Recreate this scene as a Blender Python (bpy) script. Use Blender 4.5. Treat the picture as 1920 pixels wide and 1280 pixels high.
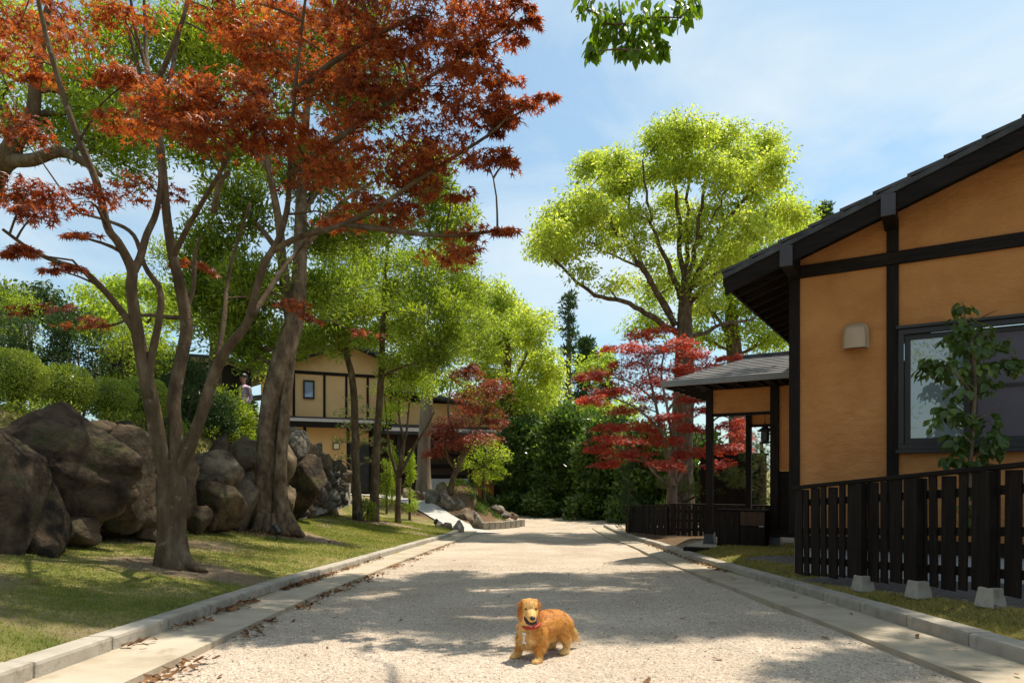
import bpy, bmesh, math, random
import numpy as np
from mathutils import Vector, Matrix, noise as mnoise

rng = np.random.default_rng(7)
random.seed(7)
scene = bpy.context.scene
for o in list(bpy.data.objects):
    bpy.data.objects.remove(o, do_unlink=True)
COL = scene.collection

# ------------------------------------------------------------------ camera
F, CX, HY, H = 1280.0, 960.0, 895.0, 0.80        # focal length, centre, horizon in photo pixels; eye height
cam_d = bpy.data.cameras.new('camera')
cam = bpy.data.objects.new('camera', cam_d); COL.objects.link(cam)
cam.location = (0, 0, H); cam.rotation_euler = (math.radians(90), 0, 0)
cam_d.sensor_width = 36.0; cam_d.lens = 36.0 * F / 1920.0
cam_d.shift_y = (HY - 640.0) / 1920.0
cam_d.clip_start = 0.05; cam_d.clip_end = 3000
scene.camera = cam

# ------------------------------------------------------------------ sky, sun, exposure
SUN_AZ, SUN_EL = math.radians(50), math.radians(68)
SDIR = Vector((math.sin(SUN_AZ) * math.cos(SUN_EL), math.cos(SUN_AZ) * math.cos(SUN_EL), math.sin(SUN_EL)))
world = bpy.data.worlds.new('World'); scene.world = world; world.use_nodes = True
wt = world.node_tree; wn = wt.nodes; wn.clear()
wo = wn.new('ShaderNodeOutputWorld'); wb = wn.new('ShaderNodeBackground')
sky = wn.new('ShaderNodeTexSky'); sky.sky_type = 'NISHITA'; sky.sun_disc = False
sky.sun_elevation = SUN_EL; sky.sun_rotation = SUN_AZ; sky.air_density = 1.0; sky.dust_density = 1.6; sky.ozone_density = 0.6
tc = wn.new('ShaderNodeTexCoord'); mp = wn.new('ShaderNodeMapping')
mp.inputs['Rotation'].default_value = (0.0, 0.5, 0.35); mp.inputs['Scale'].default_value = (1.3, 1.7, 3.6)
n1 = wn.new('ShaderNodeTexNoise'); n1.inputs['Scale'].default_value = 1.7; n1.inputs['Detail'].default_value = 9
n1.inputs['Roughness'].default_value = 0.56; n1.inputs['Distortion'].default_value = 0.55
rp = wn.new('ShaderNodeValToRGB'); rp.color_ramp.elements[0].position = 0.38; rp.color_ramp.elements[1].position = 0.72
rp.color_ramp.elements[0].color = (0.16, 0.16, 0.16, 1); rp.color_ramp.elements[1].color = (0.92, 0.92, 0.92, 1)
mx = wn.new('ShaderNodeMixRGB'); mx.inputs['Color2'].default_value = (5.1, 5.7, 5.95, 1)
wt.links.new(tc.outputs['Generated'], mp.inputs['Vector']); wt.links.new(mp.outputs['Vector'], n1.inputs['Vector'])
wt.links.new(n1.outputs['Fac'], rp.inputs['Fac']); wt.links.new(rp.outputs['Color'], mx.inputs['Fac'])
tn = wn.new('ShaderNodeMixRGB'); tn.blend_type = 'MULTIPLY'; tn.inputs['Fac'].default_value = 1.0; tn.inputs['Color2'].default_value = (0.80, 1.05, 1.04, 1)
wt.links.new(sky.outputs['Color'], tn.inputs['Color1']); wt.links.new(tn.outputs['Color'], mx.inputs['Color1']); wt.links.new(mx.outputs['Color'], wb.inputs['Color'])
wb.inputs['Strength'].default_value = 0.108
wt.links.new(wb.outputs['Background'], wo.inputs['Surface'])
sun_d = bpy.data.lights.new('sun', 'SUN'); sun_d.energy = 4.4; sun_d.angle = math.radians(0.55); sun_d.color = (1.0, 0.92, 0.77)
sun = bpy.data.objects.new('sun', sun_d); COL.objects.link(sun); sun.location = (20, 20, 40)
sun.rotation_euler = (-SDIR).to_track_quat('-Z', 'Y').to_euler()
scene.render.engine = 'CYCLES'
scene.view_settings.view_transform = 'Standard'; scene.view_settings.look = 'None'
scene.view_settings.exposure = 0.62; scene.view_settings.gamma = 1.0; scene.view_settings.use_curve_mapping = False
scene.cycles.max_bounces = 8; scene.cycles.transparent_max_bounces = 8

# ------------------------------------------------------------------ helpers
def P(x, y, Y):                                   # photo pixel + distance -> world point
    return np.array([(x - CX) / F * Y, Y, H - (y - HY) / F * Y])

class MB:                                         # mesh builder
    def __init__(s): s.v = []; s.f = []; s.n = 0; s.m = []
    def add(s, v, f, mi=0):
        v = np.asarray(v, float).reshape(-1, 3)
        if isinstance(f, np.ndarray): fs = [f]
        else:
            d = {}
            for q in f: d.setdefault(len(q), []).append(q)
            fs = [np.array(x) for x in d.values()]
        for a in fs:
            if len(a): s.f.append(a + s.n); s.m.append(np.full(len(a), mi))
        s.v.append(v); s.n += len(v); return s
    def box(s, c, d, R=None, mi=0, taper=1.0):
        x, y, z = np.array(d) / 2.0
        v = np.array([[-x,-y,-z],[x,-y,-z],[x,y,-z],[-x,y,-z],[-x*taper,-y*taper,z],[x*taper,-y*taper,z],[x*taper,y*taper,z],[-x*taper,y*taper,z]])
        if R is not None: v = v @ np.array(R).T
        s.add(v + np.array(c), np.array([[0,3,2,1],[4,5,6,7],[0,1,5,4],[1,2,6,5],[2,3,7,6],[3,0,4,7]]), mi); return s
    def b2(s, lo, hi, mi=0):
        lo = np.array(lo, float); hi = np.array(hi, float); return s.box((lo + hi) / 2, hi - lo, mi=mi)
    def tube(s, pts, rad, sides=8, cap=True, wob=0.0, mi=0):
        p = np.asarray(pts, float); n = len(p); r = np.asarray(rad, float)
        t = np.gradient(p, axis=0); t /= (np.linalg.norm(t, axis=1, keepdims=True) + 1e-9)
        a = np.array([1.0, 0, 0]) if abs(t[0][0]) < 0.8 else np.array([0, 1.0, 0])
        u = np.cross(t[0], a); u /= np.linalg.norm(u); us = []
        for i in range(n):
            u = u - t[i] * (u @ t[i]); u /= (np.linalg.norm(u) + 1e-9); us.append(u.copy())
        us = np.array(us); w = np.cross(t, us)
        th = np.linspace(0, 2 * np.pi, sides, endpoint=False)
        rr = r[:, None] * np.ones((1, sides))
        if wob:
            ph = rng.uniform(0, 6.28, 3)
            z = np.arange(n)[:, None] * 0.23
            rr = rr * (1 + wob * (np.sin(2 * th[None] + ph[0] + z) * .6 + np.sin(3 * th[None] + ph[1] - z * 1.3) * .5 + np.sin(5 * th[None] + ph[2]) * .35))
        v = p[:, None] + rr[..., None] * (np.cos(th)[None, :, None] * us[:, None] + np.sin(th)[None, :, None] * w[:, None])
        v = v.reshape(-1, 3)
        i = np.arange(n - 1)[:, None] * sides; j = np.arange(sides)[None]; k = (j + 1) % sides
        f = np.stack([i + j, i + k, i + sides + k, i + sides + j], -1).reshape(-1, 4)
        s.add(v, f, mi)
        if cap:
            b = s.n - len(v)
            s.f.append(np.array([[b + q for q in range(sides)][::-1]])); s.m.append(np.array([mi]))
            s.f.append(np.array([[b + (n - 1) * sides + q for q in range(sides)]])); s.m.append(np.array([mi]))
        return s
    def sphere(s, c, r, seg=16, ring=10, R=None, mi=0):
        r = np.ones(3) * r if np.isscalar(r) else np.array(r)
        v = [[0, 0, 1]]
        for i in range(1, ring):
            a = math.pi * i / ring
            for j in range(seg):
                b = 2 * math.pi * j / seg; v.append([math.sin(a) * math.cos(b), math.sin(a) * math.sin(b), math.cos(a)])
        v.append([0, 0, -1]); f = []
        for j in range(seg): f.append((0, 1 + j, 1 + (j + 1) % seg))
        for i in range(ring - 2):
            for j in range(seg):
                a = 1 + i * seg; f.append((a + j, a + seg + j, a + seg + (j + 1) % seg, a + (j + 1) % seg))
        a = 1 + (ring - 2) * seg
        for j in range(seg): f.append((a + j, len(v) - 1, a + (j + 1) % seg))
        v = np.array(v) * r
        if R is not None: v = v @ np.array(R).T
        s.add(v + np.array(c), f, mi); return s
    def mesh(s, name, mats, smooth=False, off=(0, 0, 0)):
        me = bpy.data.meshes.new(name)
        if s.n:
            v = np.concatenate(s.v) - np.array(off)
            tot = np.concatenate([np.full(len(a), a.shape[1]) for a in s.f]); lp = np.concatenate([a.ravel() for a in s.f])
            me.vertices.add(len(v)); me.vertices.foreach_set('co', v.astype(np.float32).ravel())
            me.loops.add(len(lp)); me.loops.foreach_set('vertex_index', lp.astype(np.int32))
            me.polygons.add(len(tot))
            me.polygons.foreach_set('loop_start', np.concatenate([[0], np.cumsum(tot)[:-1]]).astype(np.int32))
            me.polygons.foreach_set('loop_total', tot.astype(np.int32))
            me.polygons.foreach_set('material_index', np.concatenate(s.m).astype(np.int32))
            me.update(calc_edges=True)
            me.polygons.foreach_set('use_smooth', np.full(len(tot), smooth))
        for m in (mats if isinstance(mats, (list, tuple)) else [mats]): me.materials.append(m)
        return me

def obj(name, me, parent=None, loc=(0, 0, 0), rot=(0, 0, 0), **props):
    o = bpy.data.objects.new(name, me); COL.objects.link(o)
    o.location = loc; o.rotation_euler = rot
    if parent: o.parent = parent
    for k, v in props.items():
        if v is not None: o[k] = v
    return o
def thing(name, label, category, loc=(0, 0, 0), rz=0.0, group=None):
    return obj(name, None, None, tuple(loc), (0, 0, rz), label=label, category=category, group=group)
def bevel(me, w, seg=2):
    bm = bmesh.new(); bm.from_mesh(me)
    bmesh.ops.bevel(bm, geom=list(bm.edges), offset=w, segments=seg, affect='EDGES', profile=0.6)
    bm.to_mesh(me); bm.free(); return me

# ------------------------------------------------------------------ materials
def new_mat(name):
    m = bpy.data.materials.new(name); m.use_nodes = True; nt = m.node_tree
    b = nt.nodes['Principled BSDF']; return m, nt, b
def N(nt, t, **kw):
    n = nt.nodes.new(t)
    for k, v in kw.items():
        if k in n.inputs: n.inputs[k].default_value = v
        else: setattr(n, k, v)
    return n
def ramp(nt, fac, stops):
    r = nt.nodes.new('ShaderNodeValToRGB'); e = r.color_ramp.elements
    while len(e) < len(stops): e.new(0.5)
    for q, (p, c) in zip(e, stops): q.position = p; q.color = (*c, 1)
    nt.links.new(fac, r.inputs['Fac']); return r.outputs['Color']
def surf_mat(name, stops, scale=4.0, detail=6, rough=0.8, bump=0.3, bscale=30.0, bdist=0.01, stretch=(1, 1, 1), spec=0.3, dirt=None, island=0.0, metal=0.0):
    m, nt, b = new_mat(name); L = nt.links.new
    t = N(nt, 'ShaderNodeTexCoord'); mp = N(nt, 'ShaderNodeMapping'); mp.inputs['Scale'].default_value = stretch
    L(t.outputs['Object'], mp.inputs['Vector'])
    n = N(nt, 'ShaderNodeTexNoise', Scale=scale, Detail=detail, Roughness=0.6); L(mp.outputs['Vector'], n.inputs['Vector'])
    fac = n.outputs['Fac']
    if island:
        g = N(nt, 'ShaderNodeObjectInfo'); ad = N(nt, 'ShaderNodeMath', operation='MULTIPLY_ADD'); ad.inputs[1].default_value = island; 
        L(g.outputs['Random'], ad.inputs[0]); sb = N(nt, 'ShaderNodeMath', operation='SUBTRACT'); L(fac, sb.inputs[0]); sb.inputs[1].default_value = island / 2
        L(sb.outputs[0], ad.inputs[2]); fac = ad.outputs[0]
    c = ramp(nt, fac, stops)
    if dirt:
        n2 = N(nt, 'ShaderNodeTexNoise', Scale=dirt[1], Detail=8, Roughness=0.7); L(t.outputs['Object'], n2.inputs['Vector'])
        r2 = ramp(nt, n2.outputs['Fac'], [(dirt[2], (0, 0, 0)), (dirt[3], (1, 1, 1))])
        mxx = N(nt, 'ShaderNodeMixRGB'); mxx.inputs['Color2'].default_value = (*dirt[0], 1); L(r2, mxx.inputs['Fac']); L(c, mxx.inputs['Color1']); c = mxx.outputs['Color']
    L(c, b.inputs['Base Color']); b.inputs['Roughness'].default_value = rough; b.inputs['Specular IOR Level'].default_value = spec
    b.inputs['Metallic'].default_value = metal
    if bump:
        nb = N(nt, 'ShaderNodeTexNoise', Scale=bscale, Detail=7, Roughness=0.65); L(mp.outputs['Vector'], nb.inputs['Vector'])
        bp = N(nt, 'ShaderNodeBump', Strength=bump, Distance=bdist); L(nb.outputs['Fac'], bp.inputs['Height']); L(bp.outputs['Normal'], b.inputs['Normal'])
    return m
def leaf_mat(name, stops, trans, tfac=0.45, rough=0.45, spec=0.35):
    m, nt, b = new_mat(name); L = nt.links.new
    g = N(nt, 'ShaderNodeNewGeometry'); t = N(nt, 'ShaderNodeTexCoord')
    n = N(nt, 'ShaderNodeTexNoise', Scale=1.3, Detail=3); L(t.outputs['Object'], n.inputs['Vector'])
    a = N(nt, 'ShaderNodeMath', operation='MULTIPLY_ADD'); a.inputs[1].default_value = 0.6; L(g.outputs['Random Per Island'], a.inputs[0])
    s = N(nt, 'ShaderNodeMath', operation='MULTIPLY_ADD'); s.inputs[1].default_value = 0.9; s.inputs[2].default_value = -0.25; L(n.outputs['Fac'], s.inputs[0]); L(s.outputs[0], a.inputs[2])
    c = ramp(nt, a.outputs[0], stops)
    L(c, b.inputs['Base Color']); b.inputs['Roughness'].default_value = rough; b.inputs['Specular IOR Level'].default_value = spec
    tr = N(nt, 'ShaderNodeBsdfTranslucent'); mc = N(nt, 'ShaderNodeMixRGB', blend_type='MULTIPLY'); mc.inputs['Fac'].default_value = 1.0
    mc.inputs['Color2'].default_value = (*trans, 1); L(c, mc.inputs['Color1']); L(mc.outputs['Color'], tr.inputs['Color'])
    mix = N(nt, 'ShaderNodeMixShader'); mix.inputs['Fac'].default_value = tfac
    L(b.outputs['BSDF'], mix.inputs[1]); L(tr.outputs['BSDF'], mix.inputs[2]); L(mix.outputs['Shader'], nt.nodes['Material Output'].inputs['Surface'])
    return m

M = {}
M['maple'] = leaf_mat('maple_leaf', [(0.0, (0.065, 0.013, 0.012)), (0.35, (0.19, 0.038, 0.016)), (0.7, (0.40, 0.100, 0.027)), (1.0, (0.52, 0.19, 0.045))], (1.7, 1.6, 1.0), 0.42, 0.42, 0.3)
M['maple_red'] = leaf_mat('red_maple_leaf', [(0.0, (0.15, 0.016, 0.012)), (0.5, (0.40, 0.046, 0.024)), (1.0, (0.58, 0.12, 0.05))], (1.5, 1.3, 1.0), 0.38)
M['maple_rust'] = leaf_mat('rust_maple_leaf', [(0.0, (0.11, 0.022, 0.014)), (0.5, (0.24, 0.055, 0.030)), (1.0, (0.33, 0.11, 0.05))], (1.7, 1.4, 1.1), 0.40)
M['evergreen'] = leaf_mat('evergreen_leaf', [(0.0, (0.045, 0.080, 0.010)), (0.4, (0.145, 0.205, 0.022)), (0.8, (0.29, 0.345, 0.040)), (1.0, (0.42, 0.42, 0.07))], (2.0, 2.0, 1.0), 0.46, 0.35, 0.45)
M['camphor'] = leaf_mat('camphor_leaf', [(0.0, (0.14, 0.20, 0.022)), (0.35, (0.32, 0.40, 0.045)), (0.75, (0.50, 0.55, 0.085)), (1.0, (0.62, 0.58, 0.16))], (1.5, 1.5, 1.0), 0.55, 0.38, 0.45)
M['bright'] = leaf_mat('bright_green_leaf', [(0.0, (0.10, 0.16, 0.015)), (0.5, (0.27, 0.36, 0.034)), (1.0, (0.47, 0.51, 0.07))], (1.8, 1.8, 1.0), 0.5)
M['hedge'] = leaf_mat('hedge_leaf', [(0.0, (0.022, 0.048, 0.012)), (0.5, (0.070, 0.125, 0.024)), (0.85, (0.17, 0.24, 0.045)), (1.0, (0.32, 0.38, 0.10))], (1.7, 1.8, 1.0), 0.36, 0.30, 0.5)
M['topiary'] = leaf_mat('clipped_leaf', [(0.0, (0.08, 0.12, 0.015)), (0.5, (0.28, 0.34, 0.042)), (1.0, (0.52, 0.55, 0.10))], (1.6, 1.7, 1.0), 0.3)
M['pine'] = leaf_mat('pine_needle', [(0.0, (0.030, 0.055, 0.012)), (0.5, (0.10, 0.135, 0.026)), (1.0, (0.22, 0.235, 0.05))], (1.4, 1.4, 1.0), 0.25)
M['conifer'] = leaf_mat('conifer_leaf', [(0.0, (0.018, 0.042, 0.014)), (0.5, (0.048, 0.092, 0.026)), (1.0, (0.11, 0.16, 0.05))], (1.4, 1.5, 1.0), 0.25)
M['sapling'] = leaf_mat('sapling_leaf', [(0.0, (0.028, 0.055, 0.012)), (0.5, (0.075, 0.125, 0.024)), (1.0, (0.20, 0.26, 0.055))], (1.8, 1.9, 1.0), 0.35, 0.32, 0.45)
M['hang'] = leaf_mat('hanging_camphor_leaf', [(0.0, (0.05, 0.10, 0.008)), (0.5, (0.13, 0.21, 0.014)), (1.0, (0.27, 0.33, 0.035))], (2.0, 2.0, 1.0), 0.6, 0.35)
M['grass'] = leaf_mat('grass_blade', [(0.0, (0.10, 0.145, 0.018)), (0.5, (0.19, 0.235, 0.028)), (0.70, (0.33, 0.31, 0.075)), (1.0, (0.50, 0.41, 0.17))], (1.3, 1.3, 1.0), 0.35, 0.7, 0.1)
M['grass_dry'] = leaf_mat('dry_grass_blade', [(0.0, (0.16, 0.17, 0.030)), (0.35, (0.30, 0.27, 0.065)), (0.65, (0.46, 0.37, 0.14)), (1.0, (0.58, 0.47, 0.22))], (1.3, 1.3, 1.0), 0.35, 0.7, 0.1)
M['bark'] = surf_mat('bark', [(0.3, (0.060, 0.040, 0.024)), (0.55, (0.140, 0.098, 0.058)), (0.75, (0.25, 0.20, 0.14))], 9, 8, 0.9, 0.7, 26, 0.05, (1, 1, 0.35), 0.15, ((0.26, 0.25, 0.18), 9.0, 0.60, 0.68))
M['bark_warm'] = surf_mat('smooth_brown_bark', [(0.34, (0.07, 0.045, 0.026)), (0.55, (0.20, 0.14, 0.085)), (0.72, (0.32, 0.245, 0.16))], 9, 10, 0.85, 0.8, 20, 0.05, (1, 1, 0.5), 0.2, ((0.30, 0.25, 0.18), 5, 0.6, 0.75))
M['bark_pale'] = surf_mat('pale_bark', [(0.3, (0.14, 0.105, 0.075)), (0.6, (0.27, 0.215, 0.16)), (0.8, (0.36, 0.30, 0.24))], 6, 8, 0.9, 0.8, 16, 0.05, (1, 1, 0.18), 0.15)
M['rock'] = surf_mat('brown_rock', [(0.32, (0.022, 0.015, 0.010)), (0.46, (0.075, 0.050, 0.030)), (0.58, (0.135, 0.092, 0.056)), (0.74, (0.23, 0.17, 0.11))], 4.5, 14, 0.88, 0.9, 22.0, 0.05, (1, 1, 1), 0.25, ((0.045, 0.048, 0.014), 2.2, 0.52, 0.66), island=0.22)
M['rock_tan'] = surf_mat('tan_rock', [(0.34, (0.06, 0.043, 0.028)), (0.5, (0.18, 0.132, 0.085)), (0.7, (0.32, 0.25, 0.17))], 4.5, 14, 0.88, 0.9, 22, 0.05, (1, 1, 1), 0.25, ((0.09, 0.085, 0.03), 2.0, 0.60, 0.72), island=0.14)
M['rock_grey'] = surf_mat('grey_rock', [(0.3, (0.07, 0.058, 0.046)), (0.5, (0.17, 0.145, 0.115)), (0.75, (0.32, 0.285, 0.24))], 4.0, 12, 0.88, 0.9, 9, 0.08, (1, 1, 1), 0.25, None, island=0.2)
M['mortar'] = surf_mat('mortar', [(0.3, (0.20, 0.175, 0.145)), (0.7, (0.36, 0.33, 0.29))], 8, 8, 0.95, 0.6, 30, 0.02)
M['concrete'] = surf_mat('kerb_concrete', [(0.25, (0.24, 0.205, 0.165)), (0.5, (0.36, 0.32, 0.265)), (0.8, (0.43, 0.39, 0.33))], 5, 10, 0.9, 0.35, 60, 0.008, (1, 1, 1), 0.2, ((0.17, 0.13, 0.09), 4, 0.58, 0.78), island=0.2)
M['gutter'] = surf_mat('gutter_concrete', [(0.25, (0.29, 0.23, 0.165)), (0.5, (0.41, 0.345, 0.26)), (0.8, (0.48, 0.415, 0.33))], 2.2, 10, 0.9, 0.35, 50, 0.008, (1, 1, 1), 0.2, ((0.22, 0.17, 0.11), 3, 0.55, 0.75))
M['pale_concrete'] = surf_mat('driveway_concrete', [(0.3, (0.38, 0.36, 0.33)), (0.7, (0.50, 0.47, 0.44))], 3, 8, 0.9, 0.3, 40, 0.01)
M['dark_wood'] = surf_mat('dark_stained_wood', [(0.3, (0.006, 0.0042, 0.0032)), (0.55, (0.015, 0.010, 0.0075)), (0.8, (0.032, 0.021, 0.015))], 6, 9, 0.75, 0.5, 18, 0.012, (6, 6, 0.5), 0.18, island=0.12)
M['dark_wood_h'] = surf_mat('dark_stained_beam', [(0.3, (0.006, 0.0042, 0.0032)), (0.55, (0.015, 0.010, 0.0075)), (0.8, (0.032, 0.021, 0.015))], 6, 9, 0.75, 0.5, 18, 0.012, (0.5, 6, 6), 0.18, island=0.12)
M['red_wood'] = surf_mat('reddish_wood', [(0.3, (0.030, 0.014, 0.008)), (0.7, (0.075, 0.036, 0.019))], 6, 8, 0.6, 0.4, 18, 0.01, (6, 6, 0.5))
M['orange_wood'] = surf_mat('orange_wood', [(0.3, (0.22, 0.075, 0.022)), (0.7, (0.42, 0.16, 0.05))], 5, 8, 0.7, 0.4, 18, 0.01, (5, 5, 0.4))
M['plaster'] = surf_mat('ochre_plaster', [(0.28, (0.465, 0.198, 0.064)), (0.5, (0.53, 0.232, 0.080)), (0.72, (0.58, 0.265, 0.097))], 2.2, 14, 0.95, 0.9, 9, 0.035, (1, 1, 1.6), 0.1, ((0.36, 0.145, 0.044), 1.1, 0.50, 0.80))
M['plaster_sunlit'] = surf_mat('sunlit_ochre_plaster', [(0.28, (0.68, 0.415, 0.185)), (0.72, (0.76, 0.48, 0.235))], 2.2, 8, 0.95, 0.3, 14, 0.02, spec=0.1)  # brighter than the gable plaster: sunlight on the far house put into the colour
M['tile'] = surf_mat('roof_tile', [(0.3, (0.030, 0.030, 0.032)), (0.7, (0.085, 0.085, 0.09))], 5, 8, 0.7, 0.3, 30, 0.01, (1, 1, 1), 0.2, island=0.15)
M['tile_pale'] = surf_mat('weathered_roof_slate', [(0.3, (0.13, 0.115, 0.115)), (0.7, (0.25, 0.225, 0.22))], 5, 8, 0.55, 0.3, 30, 0.01, (1, 1, 1), 0.5, island=0.15)
M['fascia'] = surf_mat('grey_metal_fascia', [(0.3, (0.16, 0.16, 0.155)), (0.7, (0.22, 0.22, 0.21))], 4, 5, 0.45, 0.1, 30, 0.005, spec=0.5)
M['capmetal'] = surf_mat('dark_grey_cap', [(0.3, (0.045, 0.042, 0.050)), (0.7, (0.065, 0.060, 0.070))], 4, 5, 0.55, 0.1, 30, 0.004, spec=0.3)
M['frame'] = surf_mat('window_frame', [(0.3, (0.010, 0.008, 0.009)), (0.7, (0.016, 0.013, 0.014))], 4, 5, 0.5, 0.0, spec=0.5)
M['screen'] = surf_mat('grey_blind', [(0.3, (0.085, 0.073, 0.088)), (0.7, (0.105, 0.09, 0.105))], 3, 5, 0.7, 0.15, 120, 0.003, spec=0.4)
M['hood'] = surf_mat('beige_vent_metal', [(0.3, (0.40, 0.27, 0.155)), (0.7, (0.45, 0.31, 0.185))], 4, 5, 0.32, 0.0, spec=0.5)
M['black'] = surf_mat('black_metal', [(0.3, (0.010, 0.010, 0.011)), (0.7, (0.022, 0.022, 0.024))], 6, 5, 0.45, 0.1, 40, 0.003, spec=0.5)
M['white_wall'] = surf_mat('pale_wall', [(0.3, (0.52, 0.49, 0.48)), (0.7, (0.62, 0.59, 0.58))], 3, 6, 0.9, 0.1)
M['bamboo'] = surf_mat('bamboo_pole', [(0.3, (0.20, 0.12, 0.05)), (0.7, (0.34, 0.22, 0.10))], 6, 6, 0.6, 0.2)
M['lamp'] = surf_mat('lamp_glass', [(0.3, (0.75, 0.62, 0.38)), (0.7, (0.85, 0.72, 0.46))], 3, 3, 0.4, 0.0)
M['dead'] = leaf_mat('dead_leaf', [(0.0, (0.055, 0.028, 0.014)), (0.5, (0.17, 0.085, 0.040)), (0.85, (0.30, 0.15, 0.06)), (1.0, (0.42, 0.27, 0.10))], (1.3, 1.2, 1.0), 0.2, 0.7, 0.2)
def glass_mat(name, col, rough, spec):
    m, nt, b = new_mat(name); b.inputs['Base Color'].default_value = (*col, 1); b.inputs['Roughness'].default_value = rough
    b.inputs['Specular IOR Level'].default_value = spec; b.inputs['Coat Weight'].default_value = 1.0; b.inputs['Coat Roughness'].default_value = 0.015; b.inputs['Coat IOR'].default_value = 2.3
    return m
M['frost_reflect'] = glass_mat('frosted_glass_with_reflection', (0.12, 0.165, 0.175), 0.35, 0.6)  # frosted pane; its base colour also carries a painted blue-green reflection
M['blueglass'] = glass_mat('curtained_window_glass', (0.16, 0.22, 0.42), 0.3, 0.6)

# ------------------------------------------------------------------ terrain functions
_ry = np.array([-40, 0, 16, 18, 20.5, 40, 400.]); _rz = np.array([1.0, 0, -.70, -.765, -.80, -.80, -.80])
def road_z(Y): return np.interp(Y, _ry, _rz)
def road_surf(X, Y): return float(road_z(Y) + 0.008 * np.sin(X * 2.3 + Y) + 0.006 * np.sin(Y * 3.1))
def kerb_l(Y): return np.interp(Y, [-10, 3, 6, 9.8, 14.3, 20.2], [-2.10, -2.10, -2.13, -1.99, -1.79, -1.41])
def kerb_r(Y): return np.interp(Y, [-10, 3, 6, 9.3, 13.5, 21.5], [2.45, 2.46, 2.52, 2.56, 2.80, 2.90])
GW = 0.40
def sst(a, b, x):
    t = np.clip((x - a) / (b - a), 0, 1); return t * t * (3 - 2 * t)
def ground_z(X, Y):
    X = np.asarray(X, float); Y = np.asarray(Y, float)
    r = road_z(Y); kl = kerb_l(Y); kr = kerb_r(Y)
    # left: lawn, rock step, terrace, then hill behind falling to the drive
    d = np.clip(kl - X, 0, None)
    lawn = r + 0.075 + 0.165 * np.minimum(d, 2.8) + 0.012 * np.sin(X * 3.1 + Y * 1.7) * np.clip(d, 0, 1)
    ter = 1.50 + 0.10 * np.clip(-5.3 - X, 0, 12) + 0.03 * np.sin(X * 2.0 + Y)
    step = sst(4.75, 5.35, -X - 0.02 * np.sin(Y * 2.0)) * (1 - sst(17.5, 23.0, Y))
    far = 0.05 + 0.10 * np.clip(-X - 4.5, 0, 14) * 0.5
    lawnfar = lawn * (1 - sst(20, 27, Y)) + np.minimum(lawn + 0.35, far) * sst(20, 27, Y)
    left = lawnfar * (1 - step) + ter * step
    # mound beside the drive
    mound = 1.0 * np.exp(-(((X + 1.75) / 1.15) ** 2 + ((Y - 25.6) / 2.5) ** 2))
    left = left + mound * sst(-0.4, 0.8, -X)
    # right
    zh = np.interp(Y, [-5, 3, 4.3, 6.6, 11, 13, 15, 18, 20], [0.15, 0.03, -.03, -.16, -.25, -.36, -.50, -.68, -.75])
    e = sst(0, 0.75, X - kr)
    right = (r + 0.075) * (1 - e) + zh * e
    inside = r - 0.05
    z = np.where(X < kl, left, np.where(X > kr, right, inside))
    wide = (Y > 20.6)
    jr = np.where((X > -1.2 - 0.35 * np.clip(Y - 22, 0, 20)), road_z(Y) - 0.05, left)
    zz = np.where(wide & (X > -1.3), np.where(X > 12, -.7, r - 0.05 + mound * sst(-0.4, 0.8, -X)), z)
    zz = np.where(wide & (X <= -1.3), left, zz)
    # beyond the hedge, gently rising country
    zz = zz + 0.02 * np.clip(Y - 45, 0, 200)
    return zz

def axis(a):
    return np.unique(np.round(np.concatenate(a), 4))
gx = axis([-np.geomspace(13, 420, 22), np.arange(-13, -6, .35), np.arange(-6, -1.0, .11), np.arange(-1, 2.2, .4), np.arange(2.2, 5, .12), np.arange(5, 12, .4), np.geomspace(12, 420, 22)])
gy = axis([-np.geomspace(2, 300, 16), np.arange(-2, 2, .5), np.arange(2, 14, .14), np.arange(14, 30, .22), np.arange(30, 46, 1.0), np.geomspace(46, 900, 22)])
GX, GY = np.meshgrid(gx, gy); GZ = ground_z(GX, GY)
nx, ny = len(gx), len(gy)
ii = (np.arange(ny - 1)[:, None] * nx + np.arange(nx - 1)[None])
gmb = MB().add(np.stack([GX, GY, GZ], -1), np.stack([ii, ii + 1, ii + nx + 1, ii + nx], -1).reshape(-1, 4))

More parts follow.
